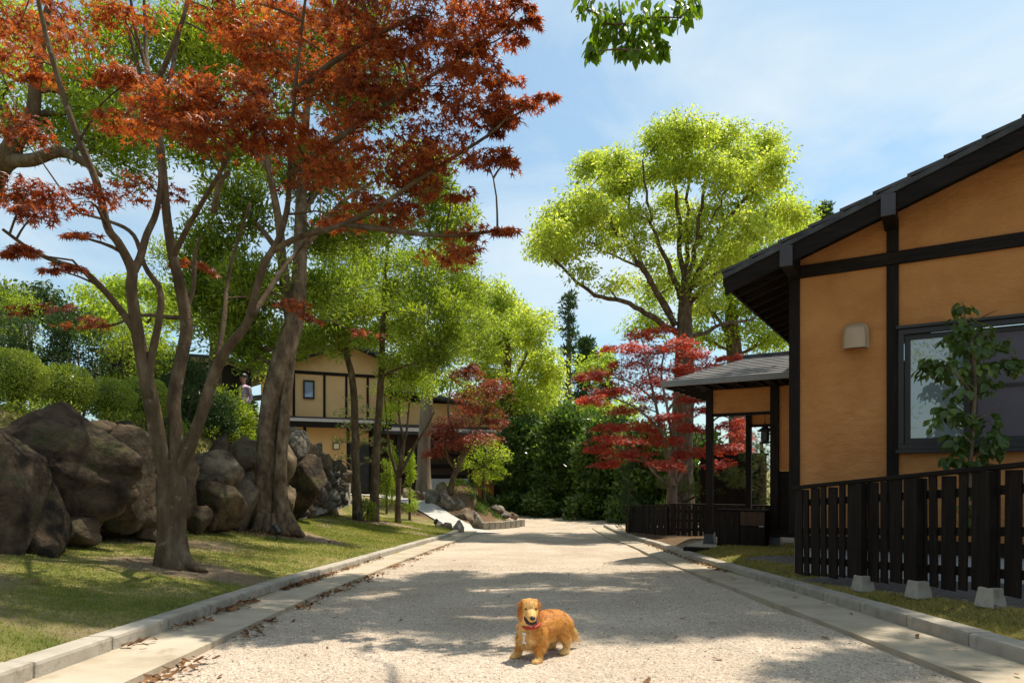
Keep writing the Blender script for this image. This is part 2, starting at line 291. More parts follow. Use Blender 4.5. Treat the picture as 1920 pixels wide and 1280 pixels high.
def ground_mat():
    m, nt, b = new_mat('ground_soil_and_turf'); L = nt.links.new
    at = N(nt, 'ShaderNodeAttribute', attribute_name='region'); sp = N(nt, 'ShaderNodeSeparateColor'); L(at.outputs['Color'], sp.inputs['Color'])
    t = N(nt, 'ShaderNodeTexCoord')
    na = N(nt, 'ShaderNodeTexNoise', Scale=1.6, Detail=9, Roughness=0.65); L(t.outputs['Object'], na.inputs['Vector'])
    nb = N(nt, 'ShaderNodeTexNoise', Scale=26, Detail=8, Roughness=0.7); L(t.outputs['Object'], nb.inputs['Vector'])
    turf = ramp(nt, na.outputs['Fac'], [(0.34, (0.105, 0.115, 0.030)), (0.48, (0.17, 0.165, 0.050)), (0.60, (0.30, 0.245, 0.105)), (0.74, (0.36, 0.29, 0.16))])
    soil = ramp(nt, nb.outputs['Fac'], [(0.3, (0.13, 0.090, 0.055)), (0.5, (0.24, 0.175, 0.115)), (0.7, (0.34, 0.26, 0.18))])
    mul = ramp(nt, nb.outputs['Fac'], [(0.3, (0.050, 0.030, 0.018)), (0.5, (0.13, 0.082, 0.046)), (0.7, (0.26, 0.18, 0.105))])
    grv = ramp(nt, nb.outputs['Fac'], [(0.3, (0.075, 0.068, 0.066)), (0.5, (0.17, 0.155, 0.15)), (0.72, (0.32, 0.30, 0.29))])
    def mixm(a, bcol, chan):
        k = N(nt, 'ShaderNodeMath', operation='ADD'); k2 = N(nt, 'ShaderNodeMath', operation='MULTIPLY_ADD'); k2.inputs[1].default_value = 0.7; k2.inputs[2].default_value = -0.35
        L(nb.outputs['Fac'], k2.inputs[0]); L(chan, k.inputs[0]); L(k2.outputs[0], k.inputs[1])
        r = ramp(nt, k.outputs[0], [(0.38, (0, 0, 0)), (0.62, (1, 1, 1))])
        x = N(nt, 'ShaderNodeMixRGB'); L(r, x.inputs['Fac']); L(a, x.inputs['Color1']); L(bcol, x.inputs['Color2']); return x.outputs['Color']
    c = mixm(soil, turf, sp.outputs['Red']); c = mixm(c, mul, sp.outputs['Green']); c = mixm(c, grv, sp.outputs['Blue'])
    L(c, b.inputs['Base Color']); b.inputs['Roughness'].default_value = 0.95; b.inputs['Specular IOR Level'].default_value = 0.1
    nc = N(nt, 'ShaderNodeTexNoise', Scale=55, Detail=6, Roughness=0.7); L(t.outputs['Object'], nc.inputs['Vector'])
    bp = N(nt, 'ShaderNodeBump', Strength=0.8, Distance=0.025); L(nc.outputs['Fac'], bp.inputs['Height']); L(bp.outputs['Normal'], b.inputs['Normal'])
    return m
M['ground'] = ground_mat()
me = gmb.mesh('ground', M['ground'], True)
def bl(X, Y, cx, cy, rx, ry): return np.clip(1.4 - np.sqrt(((X - cx) / rx) ** 2 + ((Y - cy) / ry) ** 2), 0, 1)
def region(X, Y):
    kl = kerb_l(Y); kr = kerb_r(Y)
    grass = np.ones_like(X) * 0.0
    lawn = (X < kl) & (X > -5.2) & (Y < 25)
    grass[lawn] = 0.85
    for (tx, ty, rr) in [(-3.1, 6.35, 0.55), (-3.8, 11.0, 0.75), (-4.0, 17.5, 0.7), (-3.0, 17.9, .5), (-4.6, 8, .35), (-4.6, 10, .35), (-4.6, 12, .35)]:
        grass -= 0.9 * bl(X, Y, tx, ty, rr * 1.25, rr * 0.9)
    pn = np.array([mnoise.noise((x * 0.8, y * 0.8, 3.3)) for x, y in zip(X.ravel(), Y.ravel())]).reshape(X.shape)
    grass = grass - np.where(lawn, np.clip(pn - 0.14, 0, 1) * 1.7, 0)
    ter = (X <= -5.2) & (Y < 24); grass[ter] = 0.6
    rs = (X > kr) & (Y < 10.6); grass[rs] = 0.8
    hill = (X < -3) & (Y >= 25); grass[hill] = 0.5
    farz = (Y > 33); grass[farz] = 0.8
    mul = np.zeros_like(X)
    mul += ((X > kr) & (Y > 12.4) & (Y < 20)) * 0.9
    mul += bl(X, Y, -2.6, 25, 2.6, 4.5) * (X < -0.4)
    grv = np.zeros_like(X)
    fx = 2.80 + (6.6 - Y) * 0.198
    grv += ((X > fx - 0.05) & (Y < 6.7)) * 1.0
    grv += ((X > 2.95 + 0.25 * (8.8 - Y)) & (Y >= 6.7) & (Y < 8.8)) * 1.0
    grass[grv > 0.5] = 0
    return np.clip(grass, 0, 1), np.clip(mul, 0, 1), np.clip(grv, 0, 1)
gr, mu, gv = region(GX, GY)
att = me.attributes.new('region', 'FLOAT_COLOR', 'POINT')
att.data.foreach_set('color', np.stack([gr, mu, gv, np.ones_like(gr)], -1).astype(np.float32).ravel())
obj('ground', me, kind='structure', label='rolling ground of turf and soil around the gravel road')

# gravel road sheet
def gravel_mat():
    m, nt, b = new_mat('pale_gravel'); L = nt.links.new; t = N(nt, 'ShaderNodeTexCoord')
    v = N(nt, 'ShaderNodeTexVoronoi', Scale=105.0); L(t.outputs['Object'], v.inputs['Vector'])
    v2 = N(nt, 'ShaderNodeTexVoronoi', Scale=46.0); L(t.outputs['Object'], v2.inputs['Vector'])
    n = N(nt, 'ShaderNodeTexNoise', Scale=1.1, Detail=8, Roughness=0.65); L(t.outputs['Object'], n.inputs['Vector'])
    sp = N(nt, 'ShaderNodeSeparateColor'); L(v.outputs['Color'], sp.inputs['Color'])
    c = ramp(nt, sp.outputs['Red'], [(0.0, (0.33, 0.25, 0.185)), (0.3, (0.50, 0.41, 0.32)), (0.7, (0.58, 0.485, 0.39)), (1.0, (0.65, 0.56, 0.46))])
    w = ramp(nt, n.outputs['Fac'], [(0.34, (0.80, 0.77, 0.74)), (0.52, (0.95, 0.94, 0.93)), (0.66, (1.06, 1.06, 1.06))])
    x = N(nt, 'ShaderNodeMixRGB', blend_type='MULTIPLY'); x.inputs['Fac'].default_value = 1; L(c, x.inputs['Color1']); L(w, x.inputs['Color2'])
    L(x.outputs['Color'], b.inputs['Base Color']); b.inputs['Roughness'].default_value = 0.95; b.inputs['Specular IOR Level'].default_value = 0.15
    b1 = N(nt, 'ShaderNodeBump', Strength=0.75, Distance=0.012); L(v.outputs['Distance'], b1.inputs['Height']); b1.invert = True
    b2 = N(nt, 'ShaderNodeBump', Strength=0.4, Distance=0.02); b2.invert = True; L(v2.outputs['Distance'], b2.inputs['Height']); L(b1.outputs['Normal'], b2.inputs['Normal'])
    L(b2.outputs['Normal'], b.inputs['Normal']); return m
M['gravel'] = gravel_mat()
ys = np.concatenate([np.arange(-6, 2, .5), np.arange(2, 20.5, .25), np.arange(20.5, 33, .5)]); rows = []
NXR = 34
for y in ys:
    a, c = kerb_l(y) + GW - 0.02, kerb_r(y) - GW + 0.02
    if y > 20.2: a -= 0.0; 
    if y > 19.3: a = a - 1.0 * (min(y, 21.5) - 19.3) / 2.2 * 0.9
    if y > 21.3: c = c + min((y - 21.3) * 4.0, 10)
    if y > 27: a -= (y - 27) * 1.1
    x = np.linspace(a, c, NXR); rows.append(np.stack([x, np.full(NXR, y), road_z(y) + 0.008 * np.sin(x * 2.3 + y) + 0.006 * np.sin(y * 3.1)], -1))
rv = np.array(rows).reshape(-1, 3); k = (np.arange(len(ys) - 1)[:, None] * NXR + np.arange(NXR - 1)[None])
obj('gravel_road', MB().add(rv, np.stack([k, k + 1, k + NXR + 1, k + NXR], -1).reshape(-1, 4)).mesh('gravel_road', M['gravel'], True), kind='structure', label='pale gravel road between concrete kerbs')

# loose pebbles near the viewer
def pebbles():
    n = 42000; u = rng.random(n)
    Yp = 2.1 + (9.5 - 2.1) * u ** 1.6; a, c = kerb_l(Yp) + GW + 0.03, kerb_r(Yp) - GW - 0.03
    Xp = a + (c - a) * rng.random(n); s = 0.0032 + 0.0075 * rng.random(n) ** 4
    o8 = np.array([[1, 0, 0], [0, 1, 0], [-1, 0, 0], [0, -1, 0], [0, 0, 1], [0, 0, -.5]], float)
    f8 = np.array([[0, 1, 4], [1, 2, 4], [2, 3, 4], [3, 0, 4], [1, 0, 5], [2, 1, 5], [3, 2, 5], [0, 3, 5]])
    v = o8[None] * (s[:, None, None] * (0.65 + 0.7 * rng.random((n, 6, 1)))) * np.array([1, 1, .6])
    th = rng.random(n) * 6.28; cs, sn = np.cos(th)[:, None], np.sin(th)[:, None]
    v = np.stack([v[..., 0] * cs - v[..., 1] * sn, v[..., 0] * sn + v[..., 1] * cs, v[..., 2]], -1)
    v += np.stack([Xp, Yp, road_z(Yp) + 0.008 * np.sin(Xp * 2.3 + Yp) + 0.006 * np.sin(Yp * 3.1) + s * 0.15], -1)[:, None]
    return MB().add(v, (f8[None] + 6 * np.arange(n)[:, None, None]).reshape(-1, 3))
m, nt, b = new_mat('loose_pebble'); g = N(nt, 'ShaderNodeNewGeometry')
nt.links.new(ramp(nt, g.outputs['Random Per Island'], [(0, (0.24, 0.18, 0.14)), (0.3, (0.48, 0.39, 0.305)), (0.75, (0.58, 0.485, 0.39)), (1, (0.67, 0.585, 0.49))]), b.inputs['Base Color']); b.inputs['Roughness'].default_value = 0.9; M['pebble'] = m
obj('road_pebbles', pebbles().mesh('road_pebbles', M['pebble']), kind='stuff', label='loose pale pebbles lying on the gravel road', category='gravel')

# kerbs and gutters
kb = MB().box((0, 0, 0.0), (0.15, 0.592, 0.30)).mesh('kerb_stone', M['concrete'])
bevel(kb, 0.018, 2)
for nm, fn, side, y0, y1 in (('left_kerb', kerb_l, -1, 1.2, 20.1), ('right_kerb', kerb_r, 1, 1.3, 21.4)):
    root = obj(nm, None, None, (float(fn(6)), 6, float(road_z(6))), kind='structure', label='concrete kerb of short blocks along the %s of the gravel road' % ('lawn edge' if side < 0 else 'house side'))
    y = y0
    while y < y1:
        yc = y + 0.3; x = float(fn(yc)) + side * 0.075; dx = float(fn(yc + .3) - fn(yc - .3)); dz = float(road_z(yc + .3) - road_z(yc - .3))
        o = obj('kerb_stone', kb, root, (x - root.location.x, yc - 6, float(road_z(yc)) + 0.125 - 0.15 - root.location.z + random.uniform(-.003, .003)), (math.atan2(dz, .6), 0, -math.atan2(dx, .6) + random.uniform(-.006, .006)))
        y += 0.6
    mb = MB(); yy = np.arange(y0 - 2.5, y1 + 0.1, 0.3); xi = fn(yy) - side * GW; xo = fn(yy) + side * 0.02
    zt = road_z(yy) + 0.034; prof = [(xi, zt - 0.08), (xi, zt), (xo, zt + 0.014), (xo, zt - 0.08)]
    v = np.stack([np.stack([p[0], yy, p[1]], -1) for p in prof], 1)
    n = len(yy); f = []
    for i in range(n - 1):
        for q in range(3):
            a = i * 4 + q; f.append((a, a + 1, a + 5, a + 4))
    obj(nm.replace('kerb', 'gutter'), mb.add(v, f).mesh('gutter', M['gutter']), kind='structure', label='flat concrete gutter strip below the %s kerb' % ('lawn' if side < 0 else 'house side'))

# concrete drive up to the far house
dp = [(-.95, 19.3, .75), (-1.5, 20.4, .55), (-2.4, 22.0, .40), (-3.6, 24.2, .36), (-5.2, 26.5, .4), (-8.0, 28.5, .5)]
cp = np.array([(a[0], a[1]) for a in dp]); cw = np.array([a[2] for a in dp])
tt = np.linspace(0, len(dp) - 1, 40); cx = np.interp(tt, range(len(dp)), cp[:, 0]); cy = np.interp(tt, range(len(dp)), cp[:, 1]); ww = np.interp(tt, range(len(dp)), cw)
tg = np.gradient(np.stack([cx, cy], -1), axis=0); tg /= np.linalg.norm(tg, axis=1, keepdims=True); nr = np.stack([-tg[:, 1], tg[:, 0]], -1)
rows = []
for q in np.linspace(-1, 1, 13):
    xx = cx + nr[:, 0] * ww * q; yy = cy + nr[:, 1] * ww * q; rows.append(np.stack([xx, yy, np.maximum(ground_z(xx, yy), road_z(yy)) + 0.03], -1))
rr = np.array(rows); zc = rr[:, :, 2].mean(0); zc = np.convolve(np.pad(zc, 3, 'edge'), np.ones(7) / 7, 'valid'); rr[:, :, 2] = rr[:, :, 2] + .012
rr[:, :6, 2] = np.maximum(rr[:, :6, 2] * 0 + (road_z(rr[:, :6, 1]) + 0.012), road_z(rr[:, :6, 1]) + 0.012)
k = (np.arange(12)[:, None] * 40 + np.arange(39)[None])
obj('concrete_driveway', MB().add(rr, np.stack([k, k + 40, k + 41, k + 1], -1).reshape(-1, 4)).mesh('driveway', M['pale_concrete'], True), kind='structure', label='pale concrete drive climbing left to the far house')

# ================================================================== the house with the ochre gable
HA = math.atan2(-0.5315, 0.847); HC = np.array([2.857, 6.9, 0.0])
def HL(s, d, z=0.0):                               # house frame -> world
    return np.array([HC[0] + math.cos(HA) * s - math.sin(HA) * d, HC[1] + math.sin(HA) * s + math.cos(HA) * d, z])
SL = 0.36; W = 6.6; D = 6.6
house = thing('plaster_house', 'single storey house with ochre plaster gable and dark timber frame behind the slatted fence', 'house', (HC[0], HC[1], -0.13), HA)
Z0 = 0.13
def hp(name, mb, mat, parent=None, smooth=False, bv=0, **kw):
    me = mb.mesh(name, mat, smooth, (0, 0, -Z0))
    if bv: bevel(me, bv, 2)
    return obj(name, me, parent or house, **kw)
def soff(s): return 2.915 + SL * (s if s < W / 2 else W - s)
# front wall pieces round the window (plaster face at d=0)
x0, x1, zb, zt = 0.915, 2.56, 1.06, 2.18
mb = MB()
def wallq(a, b, za, zb_): mb.b2((a, 0.0, za), (b, 0.10, zb_))
wallq(0.05, x0, 0.2, 2.86); wallq(x1, W - 0.05, 0.2, 2.86); wallq(x0, x1, 0.2, zb); wallq(x0, x1, zt, 2.86)
v = [(0, 0.0, 2.86), (W, 0.0, 2.86), (W, 0.0, soff(W) + .05), (W / 2, 0.0, soff(W / 2) + .05), (0, 0.0, soff(0) + .05)]
vb = [(a, 0.10, c) for a, _, c in v]; mb.add(v + vb, [(0, 1, 2, 3, 4), (9, 8, 7, 6, 5), (0, 5, 6, 1), (1, 6, 7, 2), (2, 7, 8, 3), (3, 8, 9, 4), (4, 9, 5, 0)])
hp('wall', mb, M['plaster'])
mb = MB(); mb.b2((0.02, 0.10, 0.2), (0.12, D, 2.86)); mb.b2((W - .12, 0.10, 0.2), (W - .02, D, 2.86)); mb.b2((0.12, D - .1, 0.2), (W - .12, D, 2.86)); hp('wall', mb, M['plaster'])
mb = MB(); mb.b2((0.0, -0.01, -0.15), (W, 0.14, 0.10)); mb.b2((0.0, .14, -.15), (.14, D, .10)); hp('foundation', mb, M['white_wall'])
mb = MB(); mb.b2((0.05, -0.035, 0.102), (W, 0.08, 0.225)); hp('sill_beam', mb, M['dark_wood_h'], bv=.004)
for s in (0.0, 0.867, 2.62, 3.5, 4.4, 5.3, W):
    hp('post', MB().b2((s - 0.05, -0.03, 0.228), (s + 0.05, 0.13, 2.795)), M['dark_wood'], bv=.004)
    if 0.1 < s < W - .1: hp('post', MB().b2((s - 0.05, -0.027, 2.925), (s + 0.05, 0.02, soff(s) + .01)), M['dark_wood'], bv=.004)
hp('tie_beam', MB().b2((-0.06, -0.036, 2.80), (W + .06, 0.05, 2.92)), M['dark_wood_h'], bv=.005)
# roof
def rt(s): return 2.86 + SL * (s + 0.608)
RD0, RD1 = -0.42, D + 0.42
def slope_slab(sa, sb, za, zb2, d0, d1, th):        # sloped slab from (sa,za) to (sb,zb2) top edge
    v = [(sa, d0, za), (sb, d0, zb2), (sb, d1, zb2), (sa, d1, za), (sa, d0, za - th), (sb, d0, zb2 - th), (sb, d1, zb2 - th), (sa, d1, za - th)]
    return MB().add(v, [(0, 1, 2, 3), (7, 6, 5, 4), (0, 4, 5, 1), (1, 5, 6, 2), (2, 6, 7, 3), (3, 7, 4, 0)])
def mir(mb):
    for a in mb.v: a[:, 0] = W - a[:, 0]
    mb.f = [q[:, ::-1] for q in mb.f]; return mb
for mirror in (False, True):
    a = slope_slab(-0.60, W / 2, rt(-0.60) - 0.05, rt(W / 2) - 0.05, RD0 + .02, RD1, 0.03)
    hp('roof_sheathing', mir(a) if mirror else a, M['dark_wood'])
    a = slope_slab(-0.585, W / 2, rt(-0.585) - 0.078, rt(W / 2) - 0.078, RD0 - .005, RD0 + 0.035, 0.155)
    hp('bargeboard', mir(a) if mirror else a, M['dark_wood_h'], bv=.004)
    a = slope_slab(-0.60, W / 2, rt(-0.60) - 0.022, rt(W / 2) - 0.022, RD0 - .02, RD0 + 0.03, 0.05)
    hp('verge_trim', mir(a) if mirror else a, M['tile'], bv=.004)
    s = -0.62; i = 0
    while s < W / 2:
        e = min(s + 0.30, W / 2)
        a = slope_slab(s, e, rt(s) + 0.028, rt(e) + 0.004, RD0 - .012, RD1, 0.030)
        hp('tile_course', mir(a) if mirror else a, M['tile']); s += 0.27
    y = RD0 + 0.16
    while y < D:
        a = slope_slab(-0.57, 0.25, rt(-0.57) - 0.082, rt(0.25) - 0.082, y, y + 0.045, 0.07)
        hp('rafter', mir(a) if mirror else a, M['dark_wood_h']); y += 0.303
    a = MB().b2((-0.615, RD0 + .04, rt(-.6) - 0.13), (-0.585, RD1, rt(-.6) - 0.03)); hp('eave_board', mir(a) if mirror else a, M['dark_wood'])
for s in (0.0, 0.855, 2.0, W / 2, W - .855, W):
    zz = 2.82 + SL * (s if s <= W / 2 else W - s)
    pl_ = hp('purlin', MB().b2((s - 0.055, -0.445, zz), (s + 0.055, 0.3, zz + 0.185)), M['dark_wood'], bv=.006)
    hp('end_cap', MB().b2((s - 0.058, -0.462, zz - .004), (s + 0.058, -0.446, zz + 0.188)), M['capmetal'], pl_, bv=.003)
hp('ridge_cap', MB().b2((W / 2 - .12, RD0 - .02, rt(W / 2) - .02), (W / 2 + .12, RD1, rt(W / 2) + .12)), M['tile'], bv=.02)
# window
win = hp('window', MB().b2((x0, -0.05, zb), (x1, -0.0, zb + .05)).b2((x0, -0.05, zt - .05), (x1, 0, zt)).b2((x0, -0.05, zb + .05), (x0 + .045, 0, zt - .05)).b2((x1 - .045, -.05, zb + .05), (x1, 0, zt - .05)), M['frame'], bv=.003)
hp('window_sill', MB().b2((x0 - .02, -0.085, zb - .035), (x1 + .02, 0.01, zb - .002)), M['frame'], win, bv=.004)
hp('window_head', MB().b2((x0 - .02, -0.075, zt + .002), (x1 + .02, 0.01, zt + .03)), M['frame'], win, bv=.004)
xm = 1.475
def sash(a, b, d, nm):
    hp('sash', MB().b2((a, d, zb + .052), (b, d + .03, zb + .105)).b2((a, d, zt - .10), (b, d + .03, zt - .052)).b2((a, d, zb + .105), (a + .05, d + .03, zt - .10)).b2((b - .05, d, zb + .105), (b, d + .03, zt - .10)), M['frame'], win, bv=.003)
sash(x0 + .047, xm, -0.012, 'l'); sash(xm + .002, x1 - .047, 0.006, 'r')
hp('pane', MB().b2((x0 + .098, 0.0, zb + .106), (xm - .051, 0.008, zt - .101)), M['frost_reflect'], win)
hp('pane', MB().b2((xm + .053, 0.018, zb + .106), (x1 - .098, 0.026, zt - .101)), M['screen'], win)
hp('sash_bar', MB().b2((xm + .053, 0.006, 1.60), (x1 - .098, 0.017, 1.628)), M['frame'], win)
hp('dark_interior_sheet', MB().b2((x0 + .046, 0.04, zb + .052), (x1 - .046, 0.06, zt - .052)), M['black'], win)  # black sheet standing in for the dark room behind the panes
# vent hood: rounded cowl, open below, on a flange
hs, hz = 0.556, 2.035; mb = MB(); n = 14; outl = []
for i in range(n + 1):
    a = math.pi * i / n; outl.append((0.112 * math.copysign(abs(math.cos(a)) ** 0.45, math.cos(a)), 0.245 * (0.72 + 0.28 * abs(math.sin(a)) ** 0.6) if 0 < i < n else 0.0))
outl = [(0.118, 0.0), (0.116, .10), (0.110, .19), (0.095, .228), (0.06, .243), (0, .248), (-0.06, .243), (-0.095, .228), (-0.110, .19), (-0.116, .10), (-0.118, 0.0)]
rings = [(1.0, -0.032, 0.0), (1.0, -0.045, 0.0), (0.90, -0.048, 0.006), (0.86, -0.10, 0.008), (0.80, -0.125, 0.012), (0.66, -0.140, 0.02), (0.0, -0.146, 0.06)]
vs = []
for sc, d, dz in rings:
    for (a, c) in outl: vs.append((hs + a * sc, d, hz + dz * (1 if c > 0 else 0) + c * (sc if sc > .3 else 0.45)))
no = len(outl); f = []
for r in range(len(rings) - 1):
    for i in range(no - 1): q = r * no + i; f.append((q, q + 1, q + no + 1, q + no))
mb.add(vs, f); hood = hp('vent_hood', mb, M['hood'], smooth=True)
hp('vent_opening', MB().b2((hs - .09, -0.12, hz + .012), (hs + .09, -0.034, hz + .018)), M['black'], hood)

# ================================================================== entrance porch
porch = thing('entrance_porch', 'open timber porch with hipped slate roof and dark posts beside the ochre house', 'porch', tuple(HL(-1.4, 4.9, -.27)), HA)
PO = np.array([-1.4, 4.9, -.27])
def pp(name, mb, mat, parent=None, smooth=False, bv=0):
    me = mb.mesh(name, mat, smooth, PO)
    if bv: bevel(me, bv, 2)
    return obj(name, me, parent or porch)
FD, BD = 3.65, 6.3; SLf, SRt = -1.9, -0.9
for (s, d, w) in ((SLf, FD, .105), (SRt, FD, .125), (SLf, BD, .10), (SRt, BD, .10)):
    pp('post', MB().b2((s - w / 2, d - w / 2, -0.15), (s + w / 2, d + w / 2, 2.22)), M['dark_wood'], bv=.005)
    pp('post_shoe', MB().box((s, d, -0.19), (w * 1.75, w * 1.75, 0.17), taper=.72), M['black'], bv=.006)
pp('step', MB().b2((-2.15, 3.25, -.33), (0.0, 6.6, -.262)), M['gutter'], bv=.01)
pp('step_edge', MB().b2((-2.16, 3.10, -.36), (0.0, 3.24, -.285)), M['dark_wood_h'], bv=.008)
for d in (FD, BD):
    pp('tie_beam', MB().b2((-2.05, d - .055, 2.20), (0.0, d + .055, 2.31)), M['dark_wood_h'], bv=.004)
    pp('lintel', MB().b2((SLf + .056, d - .03, 1.775), (SRt - .065, d + .03, 1.82)), M['dark_wood_h'], bv=.003)
    pp('plaster_panel', MB().b2((SLf + .055, d - .015, 1.822), (SRt - .064, d + .015, 2.197)), M['plaster'])
for s in (SLf, SRt):
    pp('tie_beam', MB().b2((s - .05, FD - .6, 2.205), (s + .05, BD + .6, 2.30)), M['dark_wood_h'], bv=.004)
pp('plaster_panel', MB().b2((SRt + .064, FD - .02, 0.90), (0.0, FD + .06, 2.197)), M['plaster'])
sid = pp('siding', MB().b2((SRt + .066, FD + .0, -.10), (0.0, FD + .05, 0.898)), M['dark_wood'])
for i in range(7):
    z = 0.02 + i * 0.123
    pp('plank', MB().b2((SRt + .066, FD - .02 - .004 * (i % 2), z), (0.0, FD - .002, z + .118)), M['dark_wood_h'], sid, bv=.003)
pp('sill_beam', MB().b2((SRt - .065, FD - .10, -.10), (0.0, FD + .05, .012)), M['dark_wood_h'], bv=.004)
pp('foundation', MB().b2((-.62, FD - .06, -.27), (-.5, FD + .04, -.11)), M['gutter'], bv=.004)
# hipped roof: eaves at z 2.30, ridge 2.88
E0 = (-2.46, 3.05); EB = 6.9; RL, RR, RY, RZ, EZ = -1.62, 0.0, 4.97, 2.88, 2.30
nc = 11
def crs(k0, k1, lift):
    def ring(k, dz):
        z = EZ + (RZ - EZ) * k + dz
        return [(RR, E0[1] + (RY - E0[1]) * k, z), (E0[0] + (RL - E0[0]) * k, E0[1] + (RY - E0[1]) * k, z), (E0[0] + (RL - E0[0]) * k, EB + (RY - EB) * k, z), (RR, EB + (RY - EB) * k, z)]
    a = ring(k0, lift); b_ = ring(k1, 0.004); a2 = ring(k0, lift - .03); b2_ = ring(k1, -.028)
    v = a + b_ + a2 + b2_; f = []
    for i in range(3): f += [(i + 1, i, 4 + i, 5 + i), (i, i + 1, 9 + i, 8 + i), (8 + i, 9 + i, 13 + i, 12 + i)]
    return MB().add(v, f)
for i in range(nc): pp('roof_course', crs(i / nc, min(1, (i + 1.12) / nc), 0.024), M['tile_pale'])
pp('ridge_cap', MB().b2((RL - .06, RY - .09, RZ - .02), (RR, RY + .09, RZ + .06)), M['tile'], bv=.015)
pp('fascia', MB().b2((E0[0] - .02, E0[1] - .05, EZ - .075), (RR, E0[1] - .004, EZ + .018)), M['fascia'], bv=.01)
pp('fascia', MB().b2((E0[0] - .05, E0[1] - .004, EZ - .075), (E0[0] - .004, EB, EZ + .018)), M['fascia'], bv=.01)
pp('soffit', MB().b2((E0[0], E0[1], EZ - .045), (RR, EB, EZ - .03)), M['dark_wood'])
y = E0[1] + .12
while y < EB:
    pp('rafter', MB().b2((E0[0] + .02, y, EZ - .10), (SLf - .06, y + .045, EZ - .046)), M['dark_wood_h']); y += .30
x = E0[0] + .2
while x < -.1:
    pp('rafter', MB().b2((x, E0[1] + .02, EZ - .10), (x + .045, FD - .06, EZ - .046)), M['dark_wood']); x += .30
# hanging lantern
lp = HL(-1.12, 4.0, 1.44)
lan = thing('hanging_lantern', 'small black metal lantern hanging inside the timber porch', 'lantern', tuple(lp))
def lpart(nm, mb, mt, bv=0): 
    me = mb.mesh(nm, mt); 
    return obj(nm, me, lan)
def hexring(rs): return MB().tube([(0, 0, z) for z, r in rs], [r for z, r in rs], 6)
lpart('roof', hexring([(.10, .115), (.115, .11), (.15, .06), (.20, .02), (.23, .012)]), M['black'])
lpart('body', hexring([(-.06, .062), (.0, .068), (.098, .062)]), M['black'])
lpart('base', hexring([(-.10, .05), (-.085, .085), (-.065, .07)]), M['black'])
lpart('hook', MB().tube([(0, 0, .22), (0, 0, .45), (0, 0, .76)], [.006, .005, .005], 5), M['black'])
for i in range(6):
    a = i * math.pi / 3; lpart('bracket', MB().tube([(.07 * math.cos(a), .07 * math.sin(a), .10), (.12 * math.cos(a), .12 * math.sin(a), .10), (.135 * math.cos(a), .135 * math.sin(a), .13)], [.006, .006, .003], 4), M['black'])
# cabinet
cab = thing('wooden_cabinet', 'low dark wooden cabinet standing at the front of the porch', 'cabinet', tuple(HL(-1.33, 3.45, -.262)), HA)
def cpart(nm, lo, hi, mt, bv=.004): me = MB().b2(lo, hi).mesh(nm, mt); bevel(me, bv); return obj(nm, me, cab)
cpart('carcass', (-.36, -.14, 0), (.36, .16, .55), M['dark_wood']); cpart('top', (-.375, -.165, .551), (.375, .17, .575), M['dark_wood_h'])
cpart('side_panel', (-.355, -.158, .03), (-.02, -.141, .545), M['dark_wood'])
d1 = cpart('drawer', (-.005, -.16, .335), (.352, -.141, .545), M['red_wood']); cpart('door', (-.005, -.16, .03), (.352, -.141, .325), M['dark_wood'])
cpart('label', (.27, -.1635, .325), (.34, -.1605, .335), M['white_wall'], .0008); obj('knob', MB().sphere((.06, -.168, .17), .014, 8, 6).mesh('knob', M['black'], True), cab)
ps = HL(-1.25, 2.93, -.285); me = MB().tube([(0, 0, -.03), (0, 0, .012), (0, 0, .02)], [.2, .2, .185], 18).mesh('paving', M['pale_concrete'])
o = obj('stepping_stone', me, None, tuple(ps), label='round pale stepping stone in the grass before the porch', category='stone')

# ================================================================== slatted fences
def fence(label, A, B, zf, hgt, footing, seed, post_ts, capz=None):
    A = np.array(A, float); B = np.array(B, float); L = np.linalg.norm(B - A); d = (B - A) / L; ang = math.atan2(d[1], d[0]); R = np.array([[d[0], -d[1], 0], [d[1], d[0], 0], [0, 0, 1]])
    rg = random.Random(seed); za, zb_ = zf(A), zf(B)
    t = thing('slatted_fence', label, 'fence', (A[0], A[1], za), ang)
    sl = (zb_ - za) / L
    def base(u): return sl * u
    pit = np.array([[math.cos(math.atan(sl)), 0, -math.sin(math.atan(sl))], [0, 1, 0], [math.sin(math.atan(sl)), 0, math.cos(math.atan(sl))]])
    u = 0.02; k = 0; cache = {}
    while u < L - 0.05:
        w = 0.112 if k % 2 == 0 else 0.066
        key = (k % 2)
        if key not in cache:
            cache[key] = [bevel(MB().box((0, 0, hgt / 2), (w, .018, hgt)).mesh('slat', M['dark_wood']), .003) for _ in range(1)]
        o = obj('slat', cache[key][0], t, (u + w / 2, -0.03 + rg.uniform(-.003, .003), base(u + w / 2) + 0.05 + rg.uniform(-.012, .008)), (rg.uniform(-.008, .008), rg.uniform(-.006, .006), rg.uniform(-.02, .02)))
        u += w + 0.034; k += 1
    for z in (0.16, hgt * 0.54, hgt - 0.10):
        obj('rail', MB().box((L / 2, 0.0, base(L / 2) + z + .02), (L / math.cos(math.atan(sl)), .04, .06), pit).mesh('rail', M['dark_wood_h']), t)
    obj('top_rail', bevel(MB().box((L / 2, -0.012, base(L / 2) + hgt + .068), (L / math.cos(math.atan(sl)), .105, .030), pit).mesh('top_rail', M['dark_wood_h']), .004), t)
    for u in post_ts:
        obj('post', bevel(MB().box((0, 0, 0), (.062, .060, hgt - .02)).mesh('post', M['dark_wood']), .004), t, (u, -.072 if footing else .05, base(u) + .055 + hgt / 2))
        if footing: obj('footing', bevel(MB().box((0, 0, .03), (.135, .135, .13), taper=.74).mesh('footing', M['concrete']), .012), t, (u, -.06, base(u)), (0, 0, rg.uniform(-.2, .2)))
    return t
